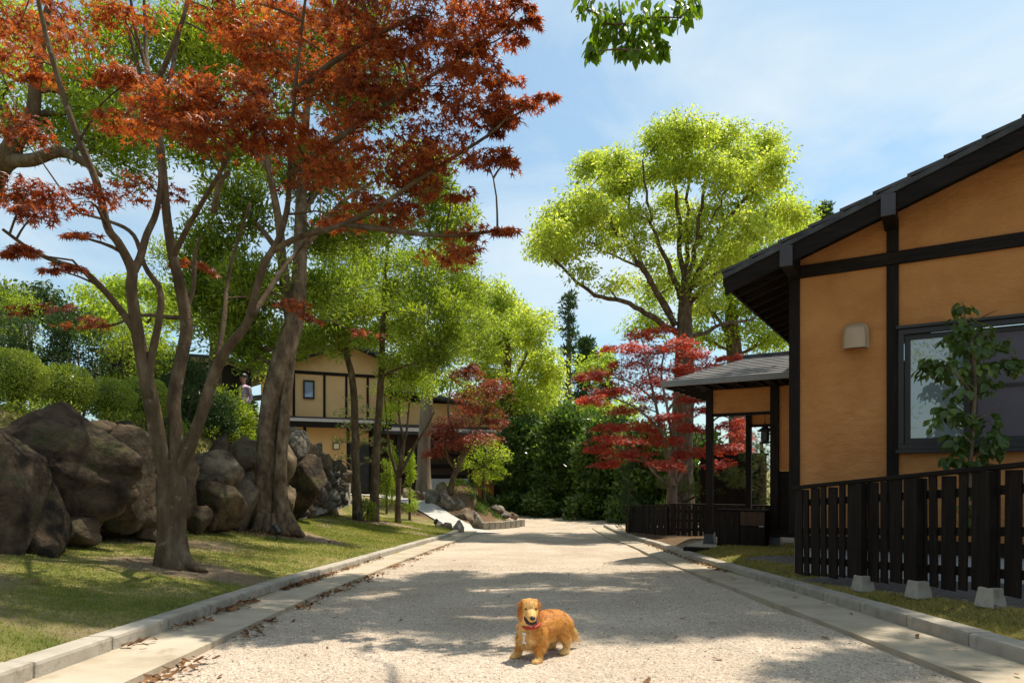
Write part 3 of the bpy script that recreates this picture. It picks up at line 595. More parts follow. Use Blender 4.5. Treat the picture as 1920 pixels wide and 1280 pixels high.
fz = lambda p: float(ground_z(np.array([p[0]]), np.array([p[1]]))[0])
fence('dark brown slatted garden fence on concrete footings before the ochre gable', (2.735, 6.55), (3.60, 2.2), lambda p: np.interp(p[1], [2.2, 4.33, 6.55], [.17, 0.0, -.165]), 0.80, True, 3, [0.98, 1.56, 2.16, 2.95, 3.8])
fence('dark slatted fence turning in beside the road kerb beyond the porch', (3.02, 18.0), (3.42, 15.0), lambda p: np.interp(p[1], [15, 18], [-.52, -.68]), 0.66, False, 5, [0.1, 1.5, 2.9])
fence('dark slatted fence running behind the porch posts', (3.46, 14.96), (5.9, 13.43), lambda p: -.50, 0.66, False, 6, [0.1, 1.4, 2.7])

# dark boarded screen behind the porch garden
scr = thing('boarded_screen', 'dark boarded screen between the pines behind the porch', 'screen', (6.0, 18.5, -.6))
for i in range(9):
    obj('board', MB().box((-.8 + i * .2, .004 * (i % 2), 1.0), (.192, .03, 2.0)).mesh('board', M['dark_wood']), scr)
obj('cap', MB().box((0, 0, 2.03), (1.9, .09, .06)).mesh('cap', M['dark_wood_h']), scr)

# ================================================================== far house on the left
FA = math.radians(24)
FB = P(612, 905, 31.0); FB[2] = 0.45
fh = thing('two_storey_house', 'two storey ochre house with dark timber posts seen between the trees', 'house', tuple(FB), FA)
def fp(name, mb, mat, parent=None, bv=0): return obj(name, mb.mesh(name, mat), parent or fh)
# local x to the right (receding), y away
UZ0, UZ1 = 2.6, 6.0; UW0, UW1 = -2.4, 4.2
mb = MB(); v = [(UW0, .6, UZ0), (UW1, .6, UZ0), (UW1, .6, UZ1 - .6), (1.0, .6, UZ1 + .55), (UW0, .6, UZ1 - .75)]
vb = [(a, 6.0, c) for a, _, c in v]; mb.add(v + vb, [(0, 1, 2, 3, 4), (9, 8, 7, 6, 5), (0, 5, 6, 1), (1, 6, 7, 2), (2, 7, 8, 3), (3, 8, 9, 4), (4, 9, 5, 0)]); fp('wall', mb, M['plaster_sunlit'])
for s in (-2.35, -1.35, 0.0, 1.0, 2.0, 3.1, 4.15): fp('post', MB().b2((s - .05, .55, UZ0), (s + .05, .62, 5.1)), M['dark_wood'])
fp('tie_beam', MB().b2((UW0, .54, 5.08), (UW1, .62, 5.22)), M['dark_wood_h'])
def fslab(sa, za, sb, zb2, d0, d1, th, nm='roof', mt=None): return fp(nm, slope_slab(sa, sb, za, zb2, d0, d1, th), mt or M['tile'])
r1 = fslab(UW0 - 1.0, UZ1 - .98, 1.0, UZ1 + .72, -.1, 6.5, .16); r2 = fslab(UW1 + .9, UZ1 - .82, 1.0, UZ1 + .72, -.1, 6.5, .16)
fp('bargeboard', slope_slab(UW0 - 1.0, 1.0, UZ1 - 1.15, UZ1 + .55, -.14, -.08, .16), M['dark_wood_h'], r1); fp('bargeboard', slope_slab(UW1 + .9, 1.0, UZ1 - .99, UZ1 + .55, -.14, -.08, .16), M['dark_wood_h'], r2)
w = fp('window', MB().b2((-.95, .5, 3.95), (-.45, .58, 4.03)).b2((-.95, .5, 4.72), (-.45, .58, 4.8)).b2((-.95, .5, 4.03), (-.88, .58, 4.72)).b2((-.52, .5, 4.03), (-.45, .58, 4.72)), M['frame'])
fp('pane', MB().b2((-.88, .55, 4.03), (-.52, .57, 4.72)), M['blueglass'], w)
fslab(-3.6, 3.78, -1.55, 4.12, -.6, .5, .14, 'canopy_roof')
# lower storey
mb = MB(); mb.b2((-3.2, -2.0, -.3), (1.6, .6, 2.7)); fp('wall', mb, M['plaster_sunlit'])
mb = MB(); mb.b2((1.61, -1.2, -.6), (9.0, 5.0, 2.35)); fp('side_wing', mb, M['red_wood'])
for s in (-3.15, -1.2, .6, 1.55): fp('post', MB().b2((s - .06, -2.05, -.3), (s + .06, -1.95, 2.7)), M['dark_wood'])
fp('lattice_panel', MB().b2((-3.0, -2.04, .1), (-1.27, -2.005, 1.75)), M['dark_wood'])
for i in range(10): fp('slat', MB().b2((-2.95 + i * .17, -2.07, .12), (-2.89 + i * .17, -2.041, 1.73)), M['dark_wood'])
lr = fp('lower_roof', MB().add([(-3.9, -2.7, 2.62), (2.3, -2.7, 2.62), (2.3, .6, 3.15), (-3.9, .6, 3.15), (-3.9, -2.7, 2.48), (2.3, -2.7, 2.48), (2.3, .6, 3.0), (-3.9, .6, 3.0)], [(0, 1, 2, 3), (7, 6, 5, 4), (0, 4, 5, 1), (1, 5, 6, 2), (2, 6, 7, 3), (3, 7, 4, 0)]), M['tile'])
fp('eave_board', MB().b2((-3.92, -2.76, 2.42), (2.32, -2.69, 2.66)), M['dark_wood_h'], lr)
fp('wing_roof', MB().add([(1.3, -2.0, 2.42), (9.6, -2.0, 2.42), (9.6, 2.0, 3.5), (1.3, 2.0, 3.5), (1.3, -2.0, 2.28), (9.6, -2.0, 2.28), (9.6, 2.0, 3.36), (1.3, 2.0, 3.36)], [(0, 1, 2, 3), (7, 6, 5, 4), (0, 4, 5, 1), (1, 5, 6, 2), (2, 6, 7, 3), (3, 7, 4, 0)]), M['tile'])
fp('upper_wing', MB().b2((3.2, -.4, 2.7), (9.0, 4.6, 3.9)), M['plaster_sunlit'])
fslab(2.6, 4.5, 9.6, 3.6, -1.0, 5.0, .14, 'upper_wing_roof')
fp('doorway', MB().b2((.66, -2.03, -.3), (1.5, -2.0, 1.9)), M['black'])
wl = fp('wall_lamp', MB().b2((-.05, -2.12, 1.55), (.22, -2.002, 1.82)), M['black']); fp('lamp_panel', MB().b2((-.02, -2.14, 1.58), (.19, -2.121, 1.79)), M['lamp'], wl)
for i in range(3): fp('beam', MB().b2((1.7, -1.32, .35 + i * .5), (8.9, -1.21, .47 + i * .5)), M['dark_wood_h'])
fp('garage_door', MB().b2((4.2, -1.30, -.7), (6.6, -1.21, .30)), M['white_wall'])
for s in (2.0, 3.0, 4.1, 6.7): fp('post', MB().b2((s - .08, -1.36, -.7), (s + .08, -1.22, 2.3)), M['black'])

og = P(908, 945, 29.5)
gp = thing('orange_wood_gate', 'orange timber gate panel at the end of the far wing', 'gate', tuple(og), math.radians(18))
for i in range(6): obj('plank', MB().box((-.42 + i * .155, .004 * (i % 2), .72), (.15, .05, 1.5)).mesh('plank', M['orange_wood']), gp)
obj('post', MB().box((.58, .02, .75), (.16, .16, 1.6)).mesh('post', M['dark_wood']), gp); obj('post', MB().box((-.60, .02, .75), (.16, .16, 1.6)).mesh('post', M['dark_wood']), gp)
obj('cap', MB().box((0, .02, 1.58), (1.5, .2, .08)).mesh('cap', M['dark_wood_h']), gp)

# dark shed on the terrace
sh = thing('dark_shed', 'black boarded shed with a sloping roof standing among the terrace shrubs', 'shed', (-8.0, 15.6, 1.6))
for i in range(13):
    obj('board', MB().box((-1.3 + i * .21, 0, 1.0 - .008 * i), (.20, .03, 2.0 - .016 * i)).mesh('board', M['dark_wood']), sh)
obj('side_wall', MB().b2((1.33, .0, 0), (1.36, 1.8, 1.85)).mesh('side', M['dark_wood']), sh); obj('side_wall', MB().b2((-1.43, .0, 0), (-1.40, 1.8, 1.95)).mesh('side', M['dark_wood']), sh)
obj('roof', slope_slab(-1.6, 1.55, 2.14, 1.94, -.2, 2.0, .07).mesh('roof', M['black']), sh)

# ================================================================== vegetation tools
T_OVAL = (np.array([[0, 0, 0], [.26, .45, .05], [0, 1, -.10], [-.26, .45, .05]]), np.array([[0, 1, 2], [0, 2, 3]]))
T_OVALH = (np.array([[0, 0, 0], [.17, .18, .03], [.27, .45, .05], [.16, .78, 0.0], [0, 1.05, -.14], [-.16, .78, 0.0], [-.27, .45, .05], [-.17, .18, .03], [0, .45, -.02]]), np.array([[8, i, (i + 1) % 8] for i in range(8)]))
T_LONG = (np.array([[0, 0, 0], [.15, .45, .04], [0, 1, -.16], [-.15, .45, .04]]), np.array([[0, 1, 2], [0, 2, 3]]))
def star(angs, lens, val):
    v = [[0, 0.02, 0]]; n = len(angs)
    def pt(a, l): a = math.radians(a); return [math.sin(a) * l, math.cos(a) * l, -.22 * l * l]
    for i in range(n):
        v.append(pt(angs[i], lens[i]))
        if i < n - 1: v.append(pt((angs[i] + angs[i + 1]) / 2, val))
    v.append([0, -.04, 0.0])
    m = len(v) - 1; f = [[0, i + 1, i] for i in range(1, m - 1)] + [[0, 1, m], [0, m, m - 1]]
    return np.array(v), np.array(f)
T_STAR7 = star([-118, -78, -39, 0, 39, 78, 118], [.42, .72, .94, 1.0, .94, .72, .42], .30)
T_STAR5 = star([-100, -48, 0, 48, 100], [.60, .92, 1.0, .92, .60], .27)
T_STAR3 = star([-70, 0, 70], [.8, 1.0, .8], .30)
T_NEED = (np.array([[-.02, 0, 0], [.02, 0, 0], [0, 1, 0]]), np.array([[0, 1, 2]]))

def unit(v): return v / (np.linalg.norm(v, axis=-1, keepdims=True) + 1e-9)
def leaves(mb, pos, axis_, nrm, size, T, mi=0):
    tv, tf = T; n = len(pos)
    if n == 0: return
    y = unit(axis_); x = unit(np.cross(y, nrm)); z = np.cross(x, y)
    v = pos[:, None] + size[:, None, None] * (tv[None, :, 0:1] * x[:, None] + tv[None, :, 1:2] * y[:, None] + tv[None, :, 2:3] * z[:, None])
    mb.add(v.reshape(-1, 3), (tf[None] + len(tv) * np.arange(n)[:, None, None]).reshape(-1, tf.shape[1]), mi)
def ball(n): 
    v = rng.normal(size=(n, 3)); v = unit(v); return v
def inball(n): return ball(n) * rng.random((n, 1)) ** (1 / 3)
def smooth_path(pts, n):
    p = np.array(pts, float); m = len(p)
    if m < 3: 
        t = np.linspace(0, 1, n)[:, None]; return p[0] * (1 - t) + p[-1] * t
    q = np.vstack([2 * p[0] - p[1], p, 2 * p[-1] - p[-2]]); out = []
    for t in np.linspace(0, m - 1 - 1e-6, n):
        i = int(t); u = t - i; a, b, c, d = q[i], q[i + 1], q[i + 2], q[i + 3]
        out.append(.5 * ((2 * b) + (-a + c) * u + (2 * a - 5 * b + 4 * c - d) * u * u + (-a + 3 * b - 3 * c + d) * u ** 3))
    return np.array(out)

class Plant:
    def __init__(s, name, label, category, base, group=None, bark='bark'):
        s.base = np.array(base, float); s.root = thing(name, label, category, tuple(s.base), 0, group)
        s.wood = MB(); s.sk = []; s.skr = []; s.bark = bark; s.pos = []; s.ax = []; s.nm = []; s.sz = []
    def limb(s, pts, rads, sides=9, wob=.06, n=None, jit=0.0, rs=1.0):
        rads = [q * rs for q in rads]; n = n or max(6, len(pts) * 4); p = smooth_path(pts, n); r = np.interp(np.linspace(0, 1, n), np.linspace(0, 1, len(rads)), rads)
        if jit: p[1:-1] += rng.normal(size=(n - 2, 3)) * jit
        s.wood.tube(p, r, sides, True, wob); s.sk.append(p); s.skr.append(r); return s
    def pxlimb(s, pts, rads, **kw):                 # pts: (px, py, dist)
        return s.limb([P(*q) for q in pts], rads, **kw)
    def attach(s, target, up=0.6, shrink=.55, rmin=.006, sides=5):
        A = np.concatenate(s.sk); R = np.concatenate(s.skr)
        d = np.linalg.norm(A - target, axis=1) + np.clip(A[:, 2] - target[2] + .1, 0, None) * 2.5
        i = int(np.argmin(d)); a = A[i]; L = np.linalg.norm(target - a)
        if L < .05: return a, R[i]
        mid = a + (target - a) * .5 + np.array([0, 0, up * L * .18]) + rng.normal(size=3) * L * .05
        r0 = max(rmin * 1.6, min(R[i] * shrink, .03 + L * .035)); r1 = max(rmin * .7, r0 * .35)
        n = max(5, int(L / .25)); p = smooth_path([a, mid, target], n); p[1:-1] += rng.normal(size=(n - 2, 3)) * L * .010
        r = np.linspace(r0, r1, n); s.wood.tube(p, r, sides, False); s.sk.append(p[n // 3:]); s.skr.append(r[n // 3:]); return a, r1
    def twigs(s, c, rad, n, r=.004):
        for k in range(n):
            t = c + inball(1)[0] * rad * .9; a = c + (t - c) * .05; m = (a + t) / 2 + rng.normal(size=3) * .04 * np.linalg.norm(t - c)
            s.wood.tube([a, m, t], [r, r * .8, r * .4], 3, False)
    def pad(s, c, rad, n, size, mode='maple', tw=5, twr=.004, attach=True, shrink=.55, up=.6):
        c = np.array(c, float); rad = np.array(rad, float)
        if attach: s.attach(c - np.array([0, 0, rad[2] * .4]), up, shrink)
        if tw: s.twigs(c, rad, tw, twr)
        q = inball(n)
        if mode == 'maple':
            m = max(3, int(n / 26)); sc = inball(m) * np.array([.85, .85, 1.25]); sr = rng.uniform(.30, .58, m); tl = rng.normal(size=(m, 2)) * .22; w_ = rng.integers(0, m, n)
            q = np.stack([q[:, 0] * sr[w_], q[:, 1] * sr[w_], q[:, 2] * .45], -1) + sc[w_]
            rr = np.linalg.norm(q[:, :2], axis=1); pos = c + q * rad; pos[:, 2] -= rad[2] * .7 * np.minimum(rr, 1.3) ** 2 
            pos[:, 2] += ((q - sc[w_])[:, 0] * tl[w_, 0] + (q - sc[w_])[:, 1] * tl[w_, 1]) * rad[0]
            out = q * rad; out[:, 2] = 0; ax = unit(out + .6 * rad.max() * rng.normal(size=(n, 3)) * np.array([1, 1, .3])); ax[:, 2] -= .35 + .3 * rng.random(n)
            nm = np.array([0, 0, 1.0]) + rng.normal(size=(n, 3)) * .42
        elif mode == 'droop':
            q = unit(q) * (rng.random((n, 1)) ** .45); pos = c + q * rad
            ax = unit(q * np.array([1, 1, .3]) + rng.normal(size=(n, 3)) * .6); ax[:, 2] -= .55
            nm = unit(q * .6 + np.array([0, 0, .7]) + rng.normal(size=(n, 3)) * .55)
        elif mode == 'up':
            q = unit(q) * (rng.random((n, 1)) ** .4); pos = c + q * rad
            ax = unit(q + np.array([0, 0, .5]) + rng.normal(size=(n, 3)) * .6); nm = unit(q + rng.normal(size=(n, 3)) * .6 + np.array([0, 0, .4]))
        elif mode == 'needle':
            pos = c + q * rad; m = max(1, n // 14); tips = pos[rng.integers(0, n, m)]; pos = tips[rng.integers(0, m, n)]
            ax = unit(ball(n) + np.array([0, 0, .75])); nm = ball(n)
        s.pos.append(pos); s.ax.append(ax); s.nm.append(nm); s.sz.append(size * (.65 + .6 * rng.random(n)))
    def blob(s, c, rad, nclump, n, size, mode='droop', cl=.34, tw=3, attach=True, twr=.006, shrink=.5, shell=.55):
        c = np.array(c, float); rad = np.array(rad, float); nclump = int(nclump * 1.75); n = int(n * 1.35); size = size * 1.22
        if attach: s.attach(c, .5, shrink)
        for k in range(nclump):
            d = ball(1)[0]; d[2] = d[2] * .9 + .08; q = d * (shell + (1 - shell) * rng.random()) ; cc = c + q * rad
            cr = cl * (.7 + .6 * rng.random()) * np.array([1, 1, .72])
            if attach and rng.random() < .7: s.attach(cc, .4, .5, .005, 4)
            s.pad(cc, cr, n, size, mode, tw, twr, False)
    def finish(s, mat, T=T_OVAL, crown='crown', single=0, Tsingle=None, trunk='trunk', core=None):
        if s.wood.n: obj(trunk, s.wood.mesh(trunk, M[s.bark], True, s.base), s.root)
        if not s.pos: return s.root
        pos = np.concatenate(s.pos); ax = np.concatenate(s.ax); nm = np.concatenate(s.nm); sz = np.concatenate(s.sz)
        if single:
            px = CX + F * pos[:, 0] / np.maximum(pos[:, 1], .1); py = HY - F * (pos[:, 2] - H) / np.maximum(pos[:, 1], .1)
            ok = (px > 5) & (px < 1915) & (py > 5) & (py < 1275) & (pos[:, 1] > .5)
            sc = np.where(ok, sz / np.maximum(pos[:, 1], .1), -1); idx = np.argsort(-sc)[:single]; idx = idx[sc[idx] > 0]
            b = MB().add(*Tsingle); lm = b.mesh('leaf', M[mat])
            for i in idx:
                y = unit(ax[i]); x = unit(np.cross(y, nm[i])); z = np.cross(x, y)
                o = obj('leaf', lm, s.root); mt = np.eye(4); mt[:3, 0] = x * sz[i]; mt[:3, 1] = y * sz[i]; mt[:3, 2] = z * sz[i]; mt[:3, 3] = pos[i] - s.base; o.matrix_local = Matrix(mt.tolist())
            keep = np.ones(len(pos), bool); keep[idx] = False; pos, ax, nm, sz = pos[keep], ax[keep], nm[keep], sz[keep]
        mb = MB(); leaves(mb, pos, ax, nm, sz, T)
        if mb.n: obj(crown, mb.mesh(crown, M[mat], False, s.base), s.root, kind='stuff')
        return s.root
def gz(x, y): return float(ground_z(np.array([x]), np.array([y]))[0])
def on_ground(x, y, dz=0.0): return np.array([x, y, gz(x, y) + dz])
def pr(n, Y): return n / F * Y                      # pixels -> metres at distance Y

def camphor(label, Y, base, trunk, trad, limbs, blobs, leaf, npc, cl, mat='camphor', name='camphor_tree', group=None, mode='droop', T=T_OVAL, bark='bark', fac=1.0):
    b0 = P(base[0], base[1], Y); b0[2] = gz(b0[0], b0[1])
    t = Plant(name, label, 'tree', b0, group, bark)
    t.limb([b0 - [0, 0, .1]] + [P(x, y, Y) for x, y in trunk], trad, sides=16, wob=.08)
    for pth, r in limbs:
        yo = rng.uniform(-1.6, 1.6); L = len(pth)
        t.limb([P(x, y, Y + yo * i / max(1, L - 1)) for i, (x, y) in enumerate(pth)], list(np.linspace(r * .72, r * .2, L)), sides=8, jit=.03)
    for (x, y, rx, ry, n) in blobs:
        Yb = Y + rng.uniform(-1.8, 1.8); t.blob(P(x, y, Yb), (pr(rx, Y), pr(rx, Y) * 1.1, pr(ry, Y)), max(1, int(n * fac)), npc, leaf, mode, cl, shell=.4)
    return t.finish(mat, T)
# ---- the large red maple
b0 = P(325, 1062, 6.35); b0[2] = gz(b0[0], b0[1])
t = Plant('red_maple_tree', 'large maple with rust red leaves and three forking stems on the lawn', 'tree', b0)
YB = 6.35
t.pxlimb([(327, 1072, YB), (325, 1048, YB), (323, 1005, YB), (321, 950, YB), (322, 900, YB), (324, 862, YB)], [.205, .165, .128, .118, .122, .06], sides=18, wob=.10, n=26)
for (x, y, dx, r) in ((300, 1065, -28, .05), (350, 1066, 34, .055), (335, 1072, 6, .06), (312, 1070, -14, .05)):
    t.pxlimb([(325 + dx * .25, 1025, YB - .05), (325 + dx * .9, 1056, YB - .08), (325 + dx * 1.9, 1072, YB - .12)], [.06, r, .012], sides=8)
t.pxlimb([(316, 905, YB), (300, 840, 6.3), (285, 760, 6.25), (270, 690, 6.2), (255, 610, 6.15), (246, 540, 6.1), (247, 505, 6.1), (222, 455, 6.05), (201, 425, 6.0), (180, 340, 5.9), (130, 215, 5.8), (85, 60, 5.7), (60, -60, 5.6)], [.098, .088, .082, .074, .066, .06, .056, .046, .042, .036, .03, .024, .016], sides=12, wob=.06, rs=.80)
t.pxlimb([(248, 512, 6.1), (262, 485, 6.15), (275, 440, 6.25), (295, 390, 6.3), (300, 300, 6.4), (265, 150, 6.5), (230, 20, 6.5)], [.042, .036, .03, .025, .022, .018, .012])
t.pxlimb([(262, 640, 6.17), (240, 600, 6.1), (205, 555, 5.9), (160, 510, 5.7), (105, 490, 5.5), (60, 470, 5.4), (5, 430, 5.2)], [.034, .03, .026, .022, .02, .016, .011])
t.pxlimb([(280, 745, 6.2), (283, 680, 6.2), (298, 600, 6.2), (300, 545, 6.25), (272, 500, 6.35), (250, 440, 6.5), (205, 415, 6.6), (150, 400, 6.6)], [.04, .034, .03, .026, .022, .02, .016, .01])
t.pxlimb([(323, 900, YB), (330, 820, 6.4), (326, 750, 6.45), (338, 680, 6.5), (350, 620, 6.55), (345, 570, 6.55), (334, 520, 6.5), (322, 470, 6.45), (312, 400, 6.4), (306, 320, 6.4), (296, 230, 6.4), (285, 165, 6.4), (255, 60, 6.4), (240, -40, 6.3)], [.085, .082, .078, .075, .07, .065, .06, .055, .05, .044, .036, .03, .02, .012], sides=12, wob=.06, rs=.80)
for pth in ([(285, 170, 6.4), (315, 110, 6.3), (345, 30, 6.2), (360, -40, 6.1)], [(290, 180, 6.4), (320, 140, 6.5), (330, 90, 6.6), (350, 0, 6.6)], [(288, 175, 6.4), (275, 120, 6.5), (272, 40, 6.6), (268, -40, 6.6)], [(325, 480, 6.45), (350, 430, 6.3), (385, 370, 6.1), (420, 310, 5.9), (440, 260, 5.7)], [(345, 590, 6.55), (362, 540, 6.6), (365, 480, 6.6), (378, 440, 6.6)]):
    t.pxlimb(pth, [.03, .024, .018, .010])
t.pxlimb([(330, 895, YB), (350, 850, 6.3), (372, 795, 6.25), (390, 740, 6.2), (405, 695, 6.15), (428, 650, 6.1), (462, 608, 6.05), (478, 555, 6.0), (496, 495, 5.95), (522, 450, 5.9), (540, 380, 5.9), (545, 280, 5.85), (555, 150, 5.8), (570, 20, 5.7), (580, -50, 5.6)], [.075, .07, .066, .062, .058, .052, .048, .044, .04, .034, .028, .024, .02, .015, .01], sides=12, wob=.06, rs=.80)
for pth in ([(512, 470, 5.92), (560, 445, 5.8), (630, 425, 5.7), (700, 395, 5.6), (780, 340, 5.5), (850, 295, 5.4), (920, 250, 5.3), (960, 210, 5.2)], [(540, 330, 5.85), (620, 270, 5.7), (700, 215, 5.6), (780, 160, 5.5), (860, 110, 5.4), (940, 50, 5.3)], [(640, 420, 5.7), (720, 430, 5.6), (800, 440, 5.5), (870, 440, 5.45), (950, 430, 5.35)], [(555, 170, 5.8), (620, 120, 5.7), (700, 70, 5.6), (780, 30, 5.5)], [(475, 590, 6.0), (520, 520, 6.3), (550, 480, 6.5), (600, 420, 6.6)], [(405, 690, 6.15), (420, 600, 6.3), (425, 540, 6.5), (440, 470, 6.6), (470, 380, 6.6)], [(400, 400, 6.05), (410, 350, 6.0), (430, 320, 6.0)]):
    t.pxlimb(pth, [.026, .022, .018, .015, .012, .009][:len(pth)] if len(pth) < 6 else [.028, .024, .02, .016, .012, .008])
MP = [(40, 30, 80, 34, 6.3), (130, 55, 85, 28, 6.9), (230, 20, 80, 26, 6.1), (430, 20, 90, 26, 5.8), (560, 25, 100, 32, 6.0), (690, 25, 100, 34, 5.6), (810, 22, 90, 32, 5.5), (920, 12, 70, 22, 5.3), (980, 8, 26, 12, 5.2),
      (50, 110, 70, 30, 5.9), (500, 85, 85, 30, 5.7), (620, 95, 90, 32, 6.2), (740, 90, 90, 36, 5.6), (860, 85, 85, 34, 5.4), (950, 60, 42, 20, 5.2), (985, 38, 24, 10, 5.2),
      (235, 150, 62, 26, 5.4), (330, 195, 95, 26, 5.3), (420, 165, 85, 30, 5.4), (500, 215, 90, 24, 5.3), (620, 170, 90, 28, 5.8), (725, 170, 90, 34, 5.6), (840, 155, 85, 30, 5.5), (930, 135, 55, 20, 5.3),
      (265, 225, 85, 24, 5.6), (400, 255, 110, 22, 5.4), (540, 265, 100, 24, 5.6), (680, 240, 95, 28, 5.7), (800, 250, 80, 28, 5.5), (900, 205, 75, 22, 5.3), (960, 190, 55, 16, 5.2), (1018, 184, 30, 6, 5.1), (935, 232, 50, 18, 5.3),
      (30, 230, 60, 26, 6.3), (50, 355, 80, 18, 5.5), (160, 372, 90, 20, 5.6), (275, 345, 70, 18, 6.4), (600, 315, 95, 24, 5.8), (720, 320, 85, 28, 5.6), (835, 295, 80, 26, 5.4), (915, 300, 55, 20, 5.3), (955, 297, 26, 8, 5.2),
      (60, 405, 75, 14, 5.4), (30, 470, 42, 14, 5.0), (110, 505, 55, 9, 5.6), (150, 440, 50, 12, 6.0), (750, 395, 75, 20, 5.8), (845, 355, 52, 16, 5.6), (880, 430, 52, 10, 5.4), (942, 432, 40, 7, 5.3), (850, 470, 62, 18, 5.5), (640, 395, 70, 16, 6.2),
      (540, 572, 42, 20, 7.2), (575, 600, 30, 14, 7.4), (665, 618, 50, 12, 7.6), (355, 495, 42, 18, 6.7), (185, 610, 60, 16, 7.5), (90, 580, 60, 14, 7.0), (690, 370, 70, 16, 6.0)]
for (x, y, rx, ry, Y) in MP:
    a = pr(rx, Y); n = int(30 + 3.05 * rx * ry * .036 * (6.2 / Y) ** 2 * 1.25)
    big = rx > 60
    t.pad(P(x, y, Y), (a, a * (.9 if big else .75), pr(ry, Y) * .72), int(n * 1.0), .056, 'maple', 7, .0035, True, .5, .5)
for k in range(20):
    Y = rng.uniform(7.0, 8.8); x = rng.uniform(420, 840) if k % 4 else rng.uniform(-40, 140); y = rng.uniform(-60, 330) - .05 * abs(x - 450)
    rx = rng.uniform(50, 80); a = pr(rx, Y); t.pad(P(x, y, Y), (a, a, pr(22, Y)), 130, .060, 'maple', 5, .0035, True, .5, .5)
t.finish('maple', T_STAR5, single=300, Tsingle=T_STAR7)

# ---- twin-trunked evergreen
b0 = P(515, 1003, 11.0); b0[2] = gz(b0[0], b0[1])
t = Plant('evergreen_oak_tree', 'tall evergreen with a thick twin brown trunk and buttressed roots on the lawn', 'tree', b0, bark='bark_warm'); Y = 11.0
t.pxlimb([(497, 1010, Y), (496, 975, Y), (497, 920, Y), (499, 860, Y), (503, 800, Y), (510, 750, Y), (522, 700, Y), (538, 650, Y), (552, 600, Y), (559, 540, Y), (563, 460, Y), (565, 380, Y), (568, 300, Y), (575, 200, Y), (585, 80, Y), (590, -40, Y)], [.30, .235, .20, .19, .185, .185, .19, .20, .18, .15, .12, .10, .085, .065, .045, .02], sides=20, wob=.10, n=64, rs=.84)
t.pxlimb([(534, 1006, Y - .1), (530, 970, Y - .1), (526, 920, Y - .1), (527, 860, Y - .08), (531, 800, Y - .05), (537, 740, Y), (543, 680, Y), (548, 630, Y)], [.22, .16, .125, .115, .11, .105, .10, .08], sides=16, wob=.10, n=34, rs=.84)
for dx, r in ((-42, .10), (-20, .10), (22, .12), (44, .12), (2, .1)):
    t.pxlimb([(515 + dx * .5, 965, Y - .12), (515 + dx * .8, 992, Y - .2), (515 + dx * 1.25, 1004, Y - .3)], [.11, r, .03], sides=9)
for pth, r in (([(548, 620, Y), (536, 540, 10.9), (528, 480, 10.8), (523, 420, 10.7), (505, 320, 10.5), (480, 180, 10.3), (460, 40, 10.2)], [.10, .085, .075, .065, .05, .035, .015]),
            ([(562, 470, Y), (600, 430, 10.8), (640, 380, 10.6), (700, 340, 10.4)], [.06, .045, .03, .02]), ([(564, 400, Y), (620, 330, 11.3), (690, 290, 11.6)], [.055, .04, .02]),
            ([(528, 480, 10.8), (490, 430, 11), (440, 380, 11.2), (380, 330, 11.5)], [.05, .04, .03, .02]), ([(505, 320, 10.5), (440, 240, 10.5), (380, 180, 10.5)], [.045, .03, .02])):
    t.pxlimb(pth, r)
for (x, y, rx, ry, Y, n) in [(450, 90, 110, 70, 10.4, 12), (330, 120, 100, 60, 11, 9), (370, 250, 100, 60, 11.2, 9), (430, 400, 60, 50, 11, 6), (480, 520, 40, 40, 10.6, 4), (450, 570, 45, 40, 11.2, 5), (480, 650, 40, 40, 11.2, 5), (590, 190, 110, 70, 11.4, 9), (700, 160, 90, 60, 11.8, 7), (610, 330, 80, 50, 11.3, 7), (640, 80, 100, 50, 11, 8), (390, 560, 25, 30, 11.2, 3), (360, 520, 30, 24, 11.4, 3), (780, 330, 70, 50, 12, 7), (830, 420, 50, 50, 12.5, 6), (700, 430, 70, 40, 12, 6), (400, 470, 50, 40, 11.4, 5), (600, 440, 60, 40, 12, 5), (520, 300, 80, 50, 12, 6), (260, 230, 80, 60, 11.6, 6), (600, 560, 50, 40, 12.2, 4), (420, 620, 30, 30, 11.6, 3)]:
    t.blob(P(x, y, Y), (pr(rx, Y), pr(rx, Y) * .8, pr(ry, Y)), int(n * 1.5), 125, .095, 'up', .36)
t.limb([P(590, -40, 11.0), [-3.0, 11.0, 9.6], [-2.4, 10.6, 10.4]], [.05, .035, .015])
for (x, y, z, r) in [(-2.2, 9.6, 9.2, .9), (-1.2, 10.2, 9.6, .8), (-.4, 9.0, 8.9, .8), (-1.5, 8.2, 8.6, .8), (-2.8, 8.4, 8.8, .8), (-.2, 10.9, 9.8, .7), (-2.4, 11.6, 10.2, .8), (-1.0, 11.8, 10.4, .7), (-3.6, 9.0, 8.9, .6), (-1.8, 13.0, 11.0, .7)]:
    t.blob((x, y, z), (r, r, .5), 5, 110, .10, 'up', .40)
t.finish('evergreen', T_LONG)

camphor('evergreen standing on the terrace behind the twin trunk', 15.5, (400, 800), [(402, 720), (405, 640), (402, 570)], [.2, .16, .13, .07], [([(404, 650), (370, 600), (345, 560)], .06), ([(404, 640), (450, 600), (490, 570)], .06)],
    [(380, 560, 40, 30, 5), (430, 590, 44, 34, 6), (415, 520, 40, 30, 5), (480, 610, 36, 34, 5), (345, 600, 34, 30, 4), (600, 600, 44, 40, 5), (560, 530, 36, 34, 4), (470, 540, 36, 30, 4), (440, 650, 30, 24, 3), (640, 540, 40, 30, 4), (330, 480, 30, 24, 3)], .085, 100, .40, 'evergreen', 'terrace_evergreen_tree', mode='up', T=T_LONG)
